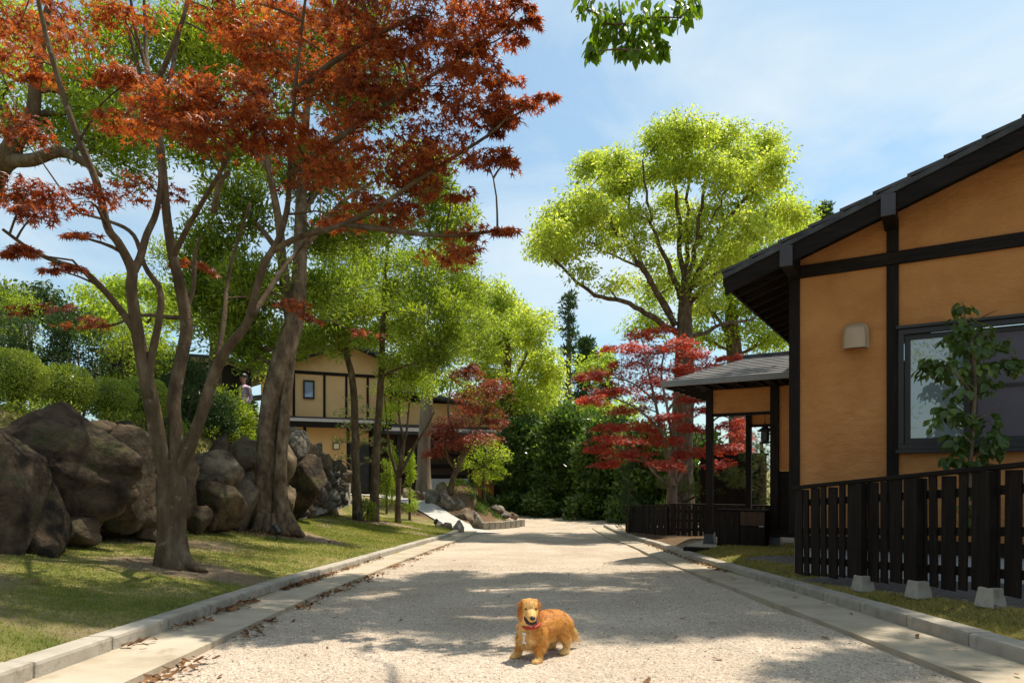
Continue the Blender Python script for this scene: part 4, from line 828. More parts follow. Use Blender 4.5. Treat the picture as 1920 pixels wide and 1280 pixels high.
# ---- a big tree left of the frame whose limbs reach in
b0 = on_ground(-9.6, 10.2)
t = Plant('leaning_broadleaf_tree', 'broadleaf tree on the terrace with a thick dark limb over the clipped shrubs', 'tree', b0)
t.limb([b0, b0 + [.2, 0, 1.6], P(-60, 420, 10), P(-10, 320, 9.8), P(25, 290, 9.7)], [.3, .24, .2, .17, .15], sides=14, n=26)
t.limb([P(10, 300, 9.7), P(35, 255, 9.6), P(60, 225, 9.5), P(70, 130, 9.4), P(90, 20, 9.3), P(100, -60, 9.3)], [.13, .11, .09, .07, .05, .02])
t.limb([P(10, 300, 9.7), P(60, 300, 9.6), P(110, 285, 9.5), P(150, 300, 9.5), P(190, 330, 9.5)], [.10, .085, .07, .055, .03])
t.limb([P(25, 290, 9.7), P(20, 240, 9.9), P(-20, 140, 10.2), P(-50, 20, 10.5)], [.12, .1, .07, .03])
for (x, y, rx, ry, Y, n) in [(170, 190, 70, 60, 10, 9), (200, 260, 60, 50, 10, 7), (140, 130, 60, 50, 10, 6), (30, 150, 70, 60, 10, 7), (80, 260, 50, 35, 10, 4), (230, 60, 70, 40, 10.2, 6), (30, 40, 80, 50, 10.4, 7), (240, 300, 50, 40, 10.4, 5), (-40, 240, 60, 60, 10, 5), (330, 40, 60, 40, 10.6, 4)]:
    t.blob(P(x, y, Y), (pr(rx, Y), pr(rx, Y), pr(ry, Y)), n, 110, .08, 'up', .36)
t.finish('bright', T_LONG)

# ---- slender evergreens on the lawn (two trunks)
for (bx, by, Y, pth, lab, blobs) in [
    (671, 968, 17.5, [(671, 968), (668, 900), (666, 820), (664, 750), (659, 700), (650, 660), (655, 600), (660, 520)], 'slender evergreen forking above the far house window', [(600, 560, 55, 40, 6), (560, 640, 50, 35, 5), (620, 640, 70, 40, 7), (480, 690, 40, 26, 3), (650, 560, 70, 50, 8), (640, 490, 70, 40, 7)]),
    (701, 966, 17.9, [(701, 968), (703, 900), (707, 820), (712, 750), (716, 680), (718, 600), (722, 520), (730, 450)], 'slender straight evergreen with a mossy trunk on the lawn end', [(720, 480, 80, 45, 8), (770, 520, 80, 50, 9), (700, 570, 70, 45, 7), (800, 590, 70, 45, 8), (740, 640, 70, 36, 7), (820, 650, 60, 36, 7), (840, 480, 45, 45, 6), (860, 560, 40, 40, 5), (770, 690, 60, 26, 5)])]:
    b0 = P(bx, by, Y); b0[2] = gz(b0[0], b0[1])
    t = Plant('slender_evergreen_tree', lab, 'tree', b0, 'trees on the lawn')
    t.limb([b0 - [0, 0, .05]] + [P(x, y, Y) for x, y in pth[1:]], [.15, .105, .098, .092, .085, .07, .05, .02], sides=12, wob=.06)
    for (x, y, rx, ry, n) in blobs:
        Yb = Y + rng.uniform(-1.4, 1.0); t.blob(P(x, y, Yb), (pr(rx, Y), pr(rx, Y) * .9, pr(ry, Y)), int(n * 1.6), 110, .10, 'up', .38, shrink=.6)
    t.finish('evergreen', T_LONG)
# ---- little multi-stem tree
b0 = P(746, 968, 18.6); b0[2] = gz(b0[0], b0[1]); Y = 18.6
t = Plant('multi_stem_tree', 'thin multi-stemmed young tree with airy yellow green leaves beside the drive', 'tree', b0)
t.limb([b0 - [0, 0, .05], P(747, 920, Y), P(748, 895, Y)], [.09, .075, .07], sides=10)
for pth in ([(748, 900), (735, 860), (728, 820), (724, 780), (720, 735)], [(748, 895), (752, 850), (762, 810), (768, 750), (775, 700)], [(750, 890), (775, 840), (800, 800), (815, 770)], [(750, 880), (757, 830), (748, 780), (750, 720)]):
    t.limb([P(x, y, Y) for x, y in pth], [.05, .04, .032, .024, .012][:len(pth)])
for (x, y, rx, ry, n) in [(740, 735, 40, 22, 4), (775, 720, 40, 24, 4), (760, 770, 40, 18, 3), (800, 740, 30, 20, 3), (725, 780, 20, 16, 2)]:
    t.blob(P(x, y, Y), (pr(rx, Y), pr(rx, Y), pr(ry, Y)), n, 60, .08, 'up', .3)
t.finish('bright', T_LONG)
# ---- columnar shrubs by the drive
for (x, y, rx, ry, Y, lab, mt) in [(725, 912, 19, 50, 21, 'dark columnar shrub between the slender trunks and the drive', 'evergreen'), (768, 905, 17, 62, 20.2, 'bright green columnar shrub beside the drive', 'bright'), (690, 955, 22, 15, 17.6, 'small low shrub growing around the slender trunks', 'evergreen'), (735, 880, 18, 50, 23, 'leafy columnar shrub behind the bright green one', 'bright')]:
    c = P(x, y, Y); zb0 = gz(c[0], c[1]); top = P(x, y - ry, Y)[2]; b0 = np.array([c[0], c[1], zb0])
    t = Plant('columnar_shrub' if ry > 20 else 'low_shrub', lab, 'shrub', b0)
    t.limb([b0 - [0, 0, .03], b0 + [0, 0, (top - zb0) * .5], [c[0], c[1], top - .1]], [.04, .03, .01])
    hh = top - zb0
    for k in range(26 if ry > 20 else 10):
        u = rng.random(); w = pr(rx, Y) * (1 - .55 * u); a = rng.random() * 6.28
        t.pad(b0 + [math.cos(a) * w * .6, math.sin(a) * w * .6, hh * (.14 + .84 * u)], (w * .55, w * .55, .16), 80, .07, 'up', 1, .003, False)
    t.finish(mt, T_LONG)
# ---- cloud-pruned pine
Y = 22.5; b0 = P(668, 930, Y); b0[2] = gz(b0[0], b0[1])
t = Plant('cloud_pruned_pine', 'cloud pruned pine with tiered flat needle pads before the far house', 'tree', b0)
t.limb([b0, P(662, 880, Y), P(672, 830, Y), P(660, 790, Y), P(668, 750, Y)], [.12, .10, .08, .06, .03])
for (x, y, rx, ry) in [(662, 748, 22, 10), (645, 775, 24, 9), (690, 768, 22, 9), (650, 795, 26, 9), (695, 800, 26, 9), (640, 825, 24, 9), (690, 830, 24, 9), (640, 858, 30, 11), (700, 862, 20, 9), (668, 812, 20, 8), (712, 825, 20, 8), (716, 845, 16, 8)]:
    a = pr(rx, Y); t.pad(P(x, y, Y + rng.uniform(-.5, .3)), (a, a, pr(ry, Y)), 520, .10, 'needle', 4, .008)
t.finish('pine', (T_NEED[0] * np.array([2.2, 1, 1]), T_NEED[1]))
# ---- tall conifer with a thick pale trunk on the mound
Y = 25; b0 = P(795, 918, Y); b0[2] = gz(b0[0], b0[1])
t = Plant('thick_trunk_cedar', 'old evergreen with a thick pale trunk standing on the rocky mound', 'tree', b0, bark='bark_pale')
t.limb([b0 - [0, 0, .1], P(794, 900, Y), P(794, 850, Y), P(798, 780, Y), P(802, 720, Y), P(800, 680, Y), P(790, 610, Y), P(795, 540, Y)], [.36, .28, .24, .23, .21, .19, .12, .05], sides=16, wob=.09, n=30)
t.limb([P(801, 710, Y), P(825, 670, Y), P(855, 630, Y), P(880, 590, Y)], [.15, .12, .09, .04]); t.limb([P(800, 690, Y), P(770, 660, Y), P(745, 630, Y)], [.12, .09, .04])
for (x, y, rx, ry, n) in [(780, 610, 70, 40, 9), (840, 570, 60, 45, 9), (880, 620, 50, 36, 7), (770, 550, 60, 40, 8), (835, 660, 50, 26, 5), (735, 640, 50, 28, 5), (870, 520, 40, 40, 6)]:
    t.blob(P(x, y, Y + rng.uniform(-1, 1)), (pr(rx, Y), pr(rx, Y), pr(ry, Y)), n, 110, .12, 'up', .6)
t.finish('evergreen', T_LONG)
# ---- rust and green small maples on the mound
Y = 24; b0 = P(842, 912, Y); b0[2] = gz(b0[0], b0[1])
t = Plant('rust_maple_tree', 'small layered maple with rusty leaves on the mound before the far wing', 'tree', b0)
t.limb([b0, P(852, 890, Y), P(862, 870, Y), P(868, 840, Y)], [.13, .10, .085, .07])
for pth in ([(864, 865), (885, 830), (905, 780), (915, 740)], [(866, 850), (850, 810), (840, 770), (845, 720)], [(858, 885), (840, 860), (835, 830)]): t.limb([P(x, y, Y) for x, y in pth], [.06, .045, .03, .015][:len(pth)])
for (x, y, rx, ry) in [(900, 735, 58, 10), (855, 790, 48, 11), (935, 718, 36, 8), (895, 765, 50, 10), (850, 830, 45, 9), (900, 820, 46, 10), (870, 700, 34, 8), (830, 805, 34, 9), (925, 790, 30, 8), (890, 690, 26, 7), (815, 845, 28, 8)]:
    a = pr(rx, Y); t.pad(P(x, y, Y + rng.uniform(-.8, .6)), (a, a * .8, pr(ry, Y)), int(rx * 17), .095, 'maple', 5, .006)
t.finish('maple_rust', T_STAR3)
Y = 25.5; b0 = P(908, 945, Y); b0[2] = gz(b0[0], b0[1])
t = Plant('green_maple_tree', 'small green maple beside the orange timber gate', 'tree', b0)
t.limb([b0, P(906, 900, Y), P(912, 860, Y)], [.08, .06, .04])
for (x, y, rx, ry) in [(905, 830, 40, 14), (930, 850, 34, 14), (890, 860, 34, 14), (915, 880, 36, 14), (935, 880, 22, 12), (900, 905, 22, 10)]:
    a = pr(rx, Y); t.pad(P(x, y, Y), (a, a * .8, pr(ry, Y)), int(rx * 14), .085, 'maple', 4, .006)
t.finish('bright', T_STAR3)

# ---- pale camphor trees: centre-left, big right one, and one behind
camphor('tall pale green camphor tree rising behind the porch', 20, (1276, 955), [(1276, 900), (1279, 820), (1282, 740), (1283, 660), (1284, 600), (1285, 540)], [.50, .36, .32, .29, .26, .22, .17],
    [([(1270, 625), (1215, 590), (1165, 565), (1105, 545), (1060, 505), (1025, 465)], .13), ([(1266, 610), (1225, 540), (1185, 470), (1140, 410), (1100, 360)], .13), ([(1258, 590), (1205, 500), (1185, 420), (1178, 330)], .12), ([(1276, 560), (1245, 480), (1218, 400), (1205, 300)], .12), ([(1283, 555), (1277, 460), (1268, 360), (1258, 255)], .13), ([(1288, 550), (1300, 470), (1318, 370), (1330, 260)], .13), ([(1292, 545), (1335, 455), (1388, 385), (1430, 310)], .13), ([(1292, 570), (1350, 505), (1410, 445), (1450, 380)], .11), ([(1288, 640), (1340, 615), (1400, 600), (1450, 585)], .10), ([(1284, 545), (1290, 440), (1292, 330), (1290, 260)], .10), ([(1225, 545), (1200, 500), (1150, 480), (1100, 450)], .07), ([(1300, 470), (1340, 400), (1370, 330)], .07)],
    [(1030, 450, 30, 26, 6), (1055, 420, 36, 30, 7), (1090, 380, 36, 36, 8), (1110, 320, 34, 32, 8), (1150, 350, 40, 36, 8), (1160, 300, 26, 22, 4), (1190, 330, 38, 36, 7), (1240, 262, 36, 28, 8), (1290, 250, 40, 22, 8), (1345, 262, 38, 26, 8), (1385, 300, 36, 30, 7), (1430, 275, 34, 26, 8), (1448, 320, 24, 36, 6), (1412, 350, 34, 34, 7), (1350, 335, 44, 34, 7), (1290, 310, 44, 34, 8), (1235, 320, 36, 34, 6), (1110, 400, 40, 30, 7), (1060, 470, 36, 18, 5), (1110, 455, 34, 16, 3), (1165, 415, 30, 20, 3), (1205, 395, 26, 24, 3), (1260, 385, 34, 24, 4), (1320, 400, 34, 24, 4), (1380, 400, 34, 28, 5), (1140, 540, 24, 12, 2), (1150, 470, 26, 16, 2), (1150, 420, 40, 30, 4), (1205, 450, 36, 30, 3), (1255, 430, 36, 34, 4), (1305, 440, 40, 36, 5), (1350, 470, 44, 36, 5), (1400, 440, 44, 36, 6), (1070, 440, 36, 26, 4), (1230, 500, 30, 24, 2), (1330, 520, 40, 26, 3), (1010, 470, 24, 18, 3), (1480, 400, 34, 34, 5), (1500, 450, 24, 28, 3), (1445, 430, 38, 34, 4), (1180, 530, 30, 20, 2), (1240, 550, 30, 22, 2), (1385, 500, 40, 30, 4), (1330, 580, 36, 24, 2), (1090, 510, 26, 12, 2)], .095, 92, .46, fac=1.3)
camphor('second pale camphor tree with a broad crown behind the tall one', 27, (1385, 960), [(1385, 900), (1382, 780), (1378, 680), (1372, 600), (1370, 540)], [.5, .4, .34, .3, .24, .16],
    [([(1376, 640), (1330, 580), (1280, 540), (1230, 520)], .12), ([(1374, 600), (1420, 540), (1460, 480), (1490, 420)], .12), ([(1372, 570), (1385, 500), (1400, 440)], .1), ([(1378, 670), (1430, 640), (1480, 610)], .1), ([(1376, 660), (1310, 630), (1230, 610)], .1)],
    [(1480, 400, 40, 40, 9), (1500, 440, 26, 34, 6), (1440, 420, 46, 40, 9), (1400, 470, 50, 40, 9), (1450, 490, 50, 40, 9), (1340, 500, 50, 40, 8), (1260, 500, 40, 40, 6), (1230, 550, 40, 36, 6), (1330, 570, 60, 36, 8), (1420, 560, 60, 36, 9), (1200, 610, 50, 30, 6), (1400, 630, 70, 30, 8), (1460, 630, 50, 34, 6), (1300, 630, 40, 26, 4)], .12, 95, .62, 'bright', fac=1.15)
camphor('pale green camphor tree above the far end of the hedge', 31, (955, 930), [(955, 880), (953, 800), (950, 720), (955, 640)], [.4, .33, .28, .22, .12],
    [([(952, 780), (920, 700), (900, 620), (890, 570)], .12), ([(952, 740), (980, 680), (1000, 640)], .12), ([(952, 760), (1000, 730), (1030, 700)], .1), ([(954, 700), (945, 620), (950, 560)], .1)],
    [(890, 560, 36, 30, 8), (930, 555, 34, 32, 8), (965, 590, 44, 34, 10), (1000, 620, 36, 36, 9), (1020, 680, 30, 40, 8), (920, 620, 50, 40, 10), (960, 660, 50, 40, 10), (990, 720, 46, 40, 9), (920, 690, 50, 40, 9), (940, 750, 50, 36, 8), (880, 640, 40, 40, 7), (985, 770, 40, 30, 6), (1030, 740, 24, 34, 4)], .14, 95, .66, fac=1.2)
camphor('feathery light green tree just above the hedge', 35, (1040, 935), [(1040, 880), (1040, 800), (1040, 760)], [.2, .16, .12, .06], [([(1040, 800), (1010, 760), (990, 730)], .06), ([(1040, 790), (1070, 760)], .06)],
    [(1000, 745, 30, 20, 5), (1040, 765, 36, 24, 7), (1075, 775, 30, 20, 5), (1120, 770, 40, 22, 6), (1165, 770, 36, 22, 5), (1110, 690, 30, 40, 7)], .16, 80, .7, 'bright', 'feathery_tree')

# ---- red maple by the porch
Y = 17.0; b0 = P(1262, 950, Y); b0[2] = gz(b0[0], b0[1])
t = Plant('scarlet_maple_tree', 'scarlet maple with layered leaf sprays beside the porch roof', 'tree', b0, bark='bark_pale')
t.limb([b0, P(1262, 930, Y), P(1263, 905, Y)], [.14, .11, .10], sides=10)
for pth, r in (([(1263, 910), (1254, 870), (1240, 810), (1228, 750), (1214, 690), (1205, 640)], .06), ([(1266, 905), (1262, 840), (1252, 770), (1240, 700), (1250, 640)], .055), ([(1268, 905), (1295, 860), (1320, 810), (1350, 780), (1380, 790)], .045), ([(1260, 915), (1225, 885), (1200, 850), (1160, 840)], .04), ([(1240, 810), (1200, 770), (1150, 745), (1110, 735)], .035), ([(1228, 750), (1180, 715), (1120, 705)], .03), ([(1252, 770), (1290, 720), (1340, 690), (1385, 670)], .035), ([(1264, 905), (1280, 820), (1300, 760), (1310, 720)], .04)):
    t.limb([P(x, y, Y + rng.uniform(-.4, .4)) for x, y in pth], list(np.linspace(r, r * .3, len(pth))), sides=7)
for (x, y, rx, ry) in [(1200, 628, 34, 9), (1240, 618, 34, 9), (1165, 648, 44, 9), (1225, 655, 60, 10), (1275, 640, 34, 9), (1300, 662, 44, 9), (1190, 680, 56, 9), (1250, 690, 60, 10), (1320, 688, 52, 9), (1372, 668, 30, 5), (1140, 700, 50, 8), (1100, 706, 34, 6), (1205, 715, 60, 9), (1290, 718, 50, 9), (1150, 732, 50, 8), (1115, 748, 36, 7), (1230, 745, 56, 9), (1300, 745, 40, 8), (1180, 765, 52, 8), (1330, 765, 40, 8), (1370, 795, 40, 8), (1250, 778, 44, 8), (1140, 800, 36, 7), (1200, 800, 60, 8), (1300, 800, 44, 8), (1160, 822, 52, 8), (1235, 825, 48, 8), (1120, 838, 34, 7), (1180, 850, 56, 8), (1340, 840, 44, 9), (1295, 850, 36, 8), (1380, 838, 34, 9), (1245, 868, 40, 7), (1145, 868, 34, 6), (1390, 815, 30, 8), (1350, 870, 34, 8)]:
    a = pr(rx, Y); t.pad(P(x, y, Y + rng.uniform(-1.3, .9)), (a, a * .85, pr(ry, Y) * .85), int(rx * 12), .070, 'maple', 5, .0045)
t.finish('maple_red', T_STAR5)

# ---- hedge of evergreen shrubs closing the road
hl = ['broad glossy shrub of the dark hedge at the foot of the pale camphor', 'tallest glossy shrub in the middle of the dark hedge', 'rounded glossy shrub of the hedge behind the staked sapling', 'glossy hedge shrub beside the red maple trunk', 'low glossy shrub where the hedge meets the wooden posts', 'glossy hedge shrub behind the porch fence']
for i, (x, y, rx, ry, Y, n) in enumerate([(985, 865, 62, 92, 30.0, 60), (1060, 858, 62, 95, 28.6, 66), (1135, 870, 58, 92, 26.6, 60), (1205, 880, 50, 85, 24.8, 50), (945, 905, 34, 50, 31.2, 24), (1300, 880, 60, 70, 24.0, 44)]):
    c = P(x, y, Y); b0 = np.array([c[0], c[1], road_z(Y) - .02]); t = Plant('hedge_shrub', hl[i], 'hedge', b0, 'glossy shrubs of the hedge')
    r = np.array([pr(rx, Y), pr(rx, Y) * .8, pr(ry, Y)])
    for k in range(5): t.limb([b0, c + inball(1)[0] * r * .6], [.06, .02], sides=5)
    for k in range(int(n * 3.6)):
        d = ball(1)[0]; d[1] = -abs(d[1]) if rng.random() < .72 else d[1]
        cc = c + d * r * (.62 + .42 * rng.random()); 
        if cc[2] < b0[2] + .12: cc[2] = b0[2] + .12 + .3 * rng.random()
        if k % 4 == 0: cc = np.array([c[0] + rng.uniform(-1.1, 1.1) * r[0], c[1] - r[1] * rng.uniform(.4, 1), b0[2] + .08 + .7 * rng.random()])
        t.pad(cc, np.array([.42, .42, .30]) * rng.uniform(.6, 1.2), 56, .21, 'up', 1, .006, False)
    t.finish('hedge', T_OVAL)
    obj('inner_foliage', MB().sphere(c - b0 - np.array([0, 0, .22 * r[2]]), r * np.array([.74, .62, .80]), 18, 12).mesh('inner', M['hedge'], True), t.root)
# ---- far conifers
def conifer(label, Y, x, ytop, ybase, wpx, n, sparse, mat='conifer', group='conifers beyond the hedge', name='conifer_tree'):
    b0 = P(x, ybase, Y); b0[2] = gz(b0[0], b0[1]); top = P(x, ytop, Y); t = Plant(name, label, 'tree', b0, group, 'bark_pale')
    hh = top[2] - b0[2]; t.limb([b0, b0 + [0, 0, hh * .5], top], [.30, .2, .03], sides=9)
    for k in range(n):
        u = rng.random() ** (.8); z = .28 + .72 * u if sparse else .12 + .88 * u
        w = pr(wpx, Y) * ((.55 + .5 * rng.random()) * (1.05 - z) ** .7 if not sparse else (.3 + .8 * rng.random()) * (1.1 - z) ** .4); a = rng.random() * 6.28
        c = b0 + [math.cos(a) * w, math.sin(a) * w, hh * z]
        t.wood.tube([b0 + [0, 0, hh * z + .1], c], [.04, .015], 4, False)
        t.pad(c, np.array([.5, .5, .22]) * pr(wpx, Y) / 1.2 * (.8 if sparse else 1.1), 34 if sparse else 110, .26, 'up', 0, .01, False)
    t.finish(mat, T_LONG)
conifer('spindly tall conifer with sparse tufts rising above the hedge', 38, 1066, 548, 930, 24, 60, True)
conifer('dense dark conifer standing right behind the spindly one', 41, 1098, 640, 930, 34, 70, False)
conifer('dark conifer behind the feathery green tree', 43, 1140, 655, 930, 30, 60, False)
conifer('dark conifer at the left of the spindly one', 44, 1035, 690, 930, 30, 60, False)
conifer('far pine whose top pokes above the tiled gable roof', 40, 1546, 374, 940, 26, 60, False, name='tall_pine_tree')
conifer('small blue green conifer beside the terrace person', 24, 462, 745, 900, 24, 40, False)

# ---- pines in the garden seen through the porch
for (x, y, Y, pads, lab) in [(1285, 955, 19.0, [(1255, 905, 30, 12), (1290, 915, 34, 14), (1325, 925, 34, 14), (1345, 900, 26, 14), (1340, 950, 30, 10)], 'trimmed pine with pale needle pads left of the porch post'),
                             (1420, 955, 18.0, [(1428, 830, 36, 22), (1440, 870, 34, 20), (1428, 905, 36, 20), (1440, 935, 30, 16), (1372, 890, 34, 14), (1385, 905, 26, 12), (1410, 850, 30, 18), (1455, 800, 30, 20)], 'trimmed pine with dense needle pads framed by the porch')]:
    b0 = P(x, y, Y); b0[2] = gz(b0[0], b0[1]); t = Plant('garden_pine', lab, 'tree', b0, 'garden pines behind the porch')
    tp = P(pads[0][0], pads[0][1], Y); t.limb([b0, (b0 + tp) / 2 + [.1, 0, 0], tp], [.13, .09, .04])
    for (px_, py_, rx, ry) in pads: a = pr(rx, Y); t.pad(P(px_, py_, Y + rng.uniform(-.4, .4)), (a, a, pr(ry, Y)), 1300, .12, 'needle', 6, .008)
    t.finish('pine', (T_NEED[0] * np.array([1.6, 1, 1]), T_NEED[1]))
# staked young conical tree by the kerb
Y = 17.6; b0 = P(1178, 1000, Y); b0[2] = gz(b0[0], b0[1])
t = Plant('young_conical_tree', 'young dark conical tree on a thin stem beside the slatted fence corner', 'tree', b0)
tp = P(1180, 862, Y); t.limb([b0, (b0 + tp) / 2, tp], [.028, .02, .006], sides=6)
for k in range(34):
    u = rng.random(); z = P(0, 985 - 120 * u, Y)[2]; w = pr(20, Y) * (1.05 - u) + .03; a = rng.random() * 6.28
    t.pad([b0[0] + math.cos(a) * w * .7, b0[1] + math.sin(a) * w * .7, z], (.13, .13, .12), 46, .06, 'up', 1, .003, False)
t.finish('conifer', T_LONG)

# ---- clipped round shrubs
for (x, y, r, Y, lab) in [(28, 702, 50, 7.6, 'largest round clipped shrub above the mossy boulders'), (126, 728, 47, 8.4, 'round clipped shrub above the smooth tan boulder'), (208, 748, 41, 9.2, 'smaller round clipped shrub beside the leaning maple stem'), (270, 750, 45, 10.2, 'round clipped shrub half hidden behind the maple stems')]:
    c = P(x, y, Y); R = pr(r, Y); b0 = np.array([c[0], c[1], gz(c[0], c[1])]); t = Plant('clipped_shrub', lab, 'shrub', b0, 'round clipped shrubs in a row')
    t.limb([b0 - [0, 0, .05], c], [.05, .03], sides=6); n = 9000
    for k in range(10): t.limb([c - [0, 0, R * .6], c + ball(1)[0] * R * .8], [.015, .006], sides=4)
    d = ball(n); lump = 1 + .05 * np.sin(d[:, 0] * 9 + 1) * np.sin(d[:, 1] * 8 + 2) + .04 * np.sin(d[:, 2] * 11 + d[:, 0] * 7)
    rad = R * lump * (1 - .30 * rng.random(n) ** 2); pos = c + d * rad[:, None] * np.array([1.04, 1.04, .96])
    t.pos.append(pos); t.ax.append(unit(d + .7 * rng.normal(size=(n, 3)))); t.nm.append(unit(d + .6 * rng.normal(size=(n, 3)))); t.sz.append(R * .085 * (.7 + .6 * rng.random(n)))
    t.finish('topiary', T_OVAL)
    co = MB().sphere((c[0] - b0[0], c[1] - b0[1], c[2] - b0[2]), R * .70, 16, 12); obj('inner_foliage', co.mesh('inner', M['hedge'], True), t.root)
# ---- loose shrubs and trees on the terrace
tl = [(60, 640, 70, 46, 12.0, 'conifer', 'dark loose shrub behind the largest clipped shrub'), (150, 640, 60, 60, 12.5, 'conifer', 'dark leafy shrub behind the clipped row'), (230, 655, 50, 60, 13.2, 'evergreen', 'leafy shrub left of the black shed'), (20, 590, 60, 60, 13, 'evergreen', 'dark tall shrub at the terrace edge beneath the dark limb'), (300, 700, 40, 50, 12.2, 'evergreen', 'shrub growing before the black shed'), (345, 730, 44, 50, 11.6, 'conifer', 'dark feathery shrub between the maple stems'), (422, 775, 32, 40, 12.6, 'evergreen', 'upright shrub in front of the person'), (395, 780, 40, 30, 12.0, 'conifer', 'low dark shrub on the terrace edge before the person'), (452, 790, 22, 24, 13.0, 'evergreen', 'small shrub beside the bamboo fence'), (-60, 690, 50, 50, 10.5, 'conifer', 'sunlit shrub at the far left of the clipped row')]
for (x, y, rx, ry, Y, mt, lab) in tl:
    c = P(x, y, Y); b0 = on_ground(c[0], c[1]); t = Plant('garden_shrub', lab, 'shrub', b0, 'loose shrubs on the terrace')
    for k in range(5): t.limb([b0 + [0, 0, -.03], c + inball(1)[0] * np.array([pr(rx, Y), pr(rx, Y), pr(ry, Y)]) * .8], [.03, .008], sides=5)
    hh = P(x, y - ry, Y)[2] - b0[2]
    for k in range(64):
        u = rng.random(); a = rng.random() * 6.28; w = pr(rx, Y) * math.sqrt(rng.random()) * (1 - .3 * u)
        t.pad(b0 + [math.cos(a) * w, math.sin(a) * w, hh * (.12 + .85 * u)], np.array([.22, .22, .16]) * rng.uniform(.7, 1.2), 70, .08, 'up', 2, .003, False)
    t.finish(mt, T_LONG)
camphor('rounded bright tree behind the terrace shed', 22, (250, 760), [(250, 700), (248, 640), (250, 600)], [.25, .2, .16, .1], [([(249, 650), (200, 600), (170, 570)], .08), ([(249, 640), (290, 590), (310, 560)], .08)],
    [(200, 570, 50, 34, 8), (260, 545, 50, 34, 8), (300, 590, 40, 40, 7), (170, 610, 40, 30, 6), (240, 620, 60, 40, 8), (330, 560, 30, 30, 4)], .11, 100, .5, 'bright', 'rounded_tree')
camphor('dark broad pine at the far edge of the terrace', 20, (30, 740), [(30, 660), (28, 600), (30, 560)], [.25, .2, .16, .1], [([(29, 620), (70, 580), (100, 560)], .08)],
    [(20, 560, 60, 24, 7), (70, 570, 50, 22, 6), (110, 600, 40, 22, 5), (-20, 590, 60, 30, 6)], .12, 120, .5, 'conifer', 'dark_pine_tree')
camphor('mid green tree rising behind the far house roof', 46, (560, 900), [(560, 800), (560, 700)], [.35, .28, .15], [], [(560, 650, 60, 50, 8), (640, 640, 60, 50, 8), (720, 660, 60, 60, 9), (880, 760, 60, 60, 9), (830, 720, 50, 60, 8)], .22, 90, .9, 'evergreen', 'distant_tree')

# ---- overhead trees outside the frame that shade the road
b0 = on_ground(9.6, 11.0)
t = Plant('overhanging_camphor_tree', 'great camphor behind the gable house whose crown shades the road', 'tree', b0)
t.limb([b0, b0 + [0, 0, 4], b0 + [-.2, 0, 8], b0 + [-.8, 0, 10.5]], [.5, .4, .32, .2], sides=12)
for q in ([5.5, 10.5, 11.0], [3.0, 9.5, 10.6], [5.0, 8.0, 10.3], [2.0, 8.0, 10.0], [7.0, 9.0, 10.6]): t.limb([b0 + [-.3, 0, 8.6], (b0 + [-.3, 0, 9.8] + np.array(q)) / 2 + [0, 0, .5], np.array(q)], [.18, .12, .04])
hs_ = 10.0; sh = np.array([SDIR.x / SDIR.z, SDIR.y / SDIR.z])
SHD = [(-1.5, 5.9, .7), (-.6, 6.6, .8), (.3, 5.6, .75), (1.0, 6.8, .8), (1.6, 5.4, .7), (2.2, 6.4, .7), (-.9, 5.0, .45), (.9, 4.7, .5), (1.9, 4.6, .5), (-.1, 7.6, .7), (1.2, 7.9, .6), (-1.5, 7.1, .6), (2.4, 7.7, .6), (2.5, 5.2, .5), (-2.0, 6.4, .6), (-.3, 4.55, .3), (2.1, 3.6, .45), (1.5, 3.15, .3), (2.5, 9.6, .5), (1.7, 9.9, .35), (-2.6, 5.2, .5), (-2.8, 4.2, .4), (3.0, 3.9, .35)]
for gx_ in np.linspace(-2.3, 2.7, 9):
    for gy_ in np.linspace(4.55, 8.0, 7):
        if rng.random() < .52: SHD.append((gx_ + rng.uniform(-.25, .25), gy_ + rng.uniform(-.25, .25) + .15 * abs(gx_) * (gy_ > 7), .40))
for (x, y, r) in SHD:
    h_ = hs_ + rng.uniform(-.3, .9); c = np.array([x + sh[0] * (h_ + .3), y + sh[1] * (h_ + .3), h_])
    t.attach(c, .4, .5); 
    for k in range(int(6 + r * 16)):
        q = c + inball(1)[0] * np.array([r, r, .5]) * 1.05
        if HY - F * (q[2] - .45 - H) / q[1] > -15: continue
        t.pad(q, (.26, .26, .16), 80, .115, 'droop', 2, .004, False)
t.finish('camphor', T_OVAL)
b0 = on_ground(4.6, -1.8)
t = Plant('near_camphor_tree', 'camphor with a leafy branch hanging down into the sky above the road', 'tree', b0)
t.limb([b0, b0 + [-.2, .2, 2.5], b0 + [-.6, 1.0, 4.6], [2.9, 2.2, 6.1], [1.7, 4.0, 6.3], [1.15, 5.0, 5.6]], [.28, .24, .18, .09, .035, .012], sides=12)
YH = 5.0
HB = [(1100, 12, 30, 16), (1130, 35, 28, 22), (1165, 30, 30, 26), (1200, 30, 30, 26), (1240, 30, 28, 26), (1275, 25, 26, 22), (1295, 10, 16, 14), (1150, 65, 26, 18), (1190, 70, 28, 20), (1225, 65, 24, 20), (1120, 72, 18, 12), (1200, 92, 26, 12), (1240, 88, 16, 14), (1110, 92, 8, 10), (1160, -20, 60, 14), (1240, -20, 60, 14), (1170, 90, 14, 10)]
for (x, y, rx, ry) in HB:
    a = pr(rx, YH); t.pad(P(x, y, YH + rng.uniform(-.2, .2)), (a, a, pr(ry, YH)), 34, .085, 'droop', 3, .003, True, .5, .2)
for i in range(len(t.ax)): t.ax[i][:, 2] -= .9
t.finish('hang', T_OVALH, single=300, Tsingle=T_OVALH)
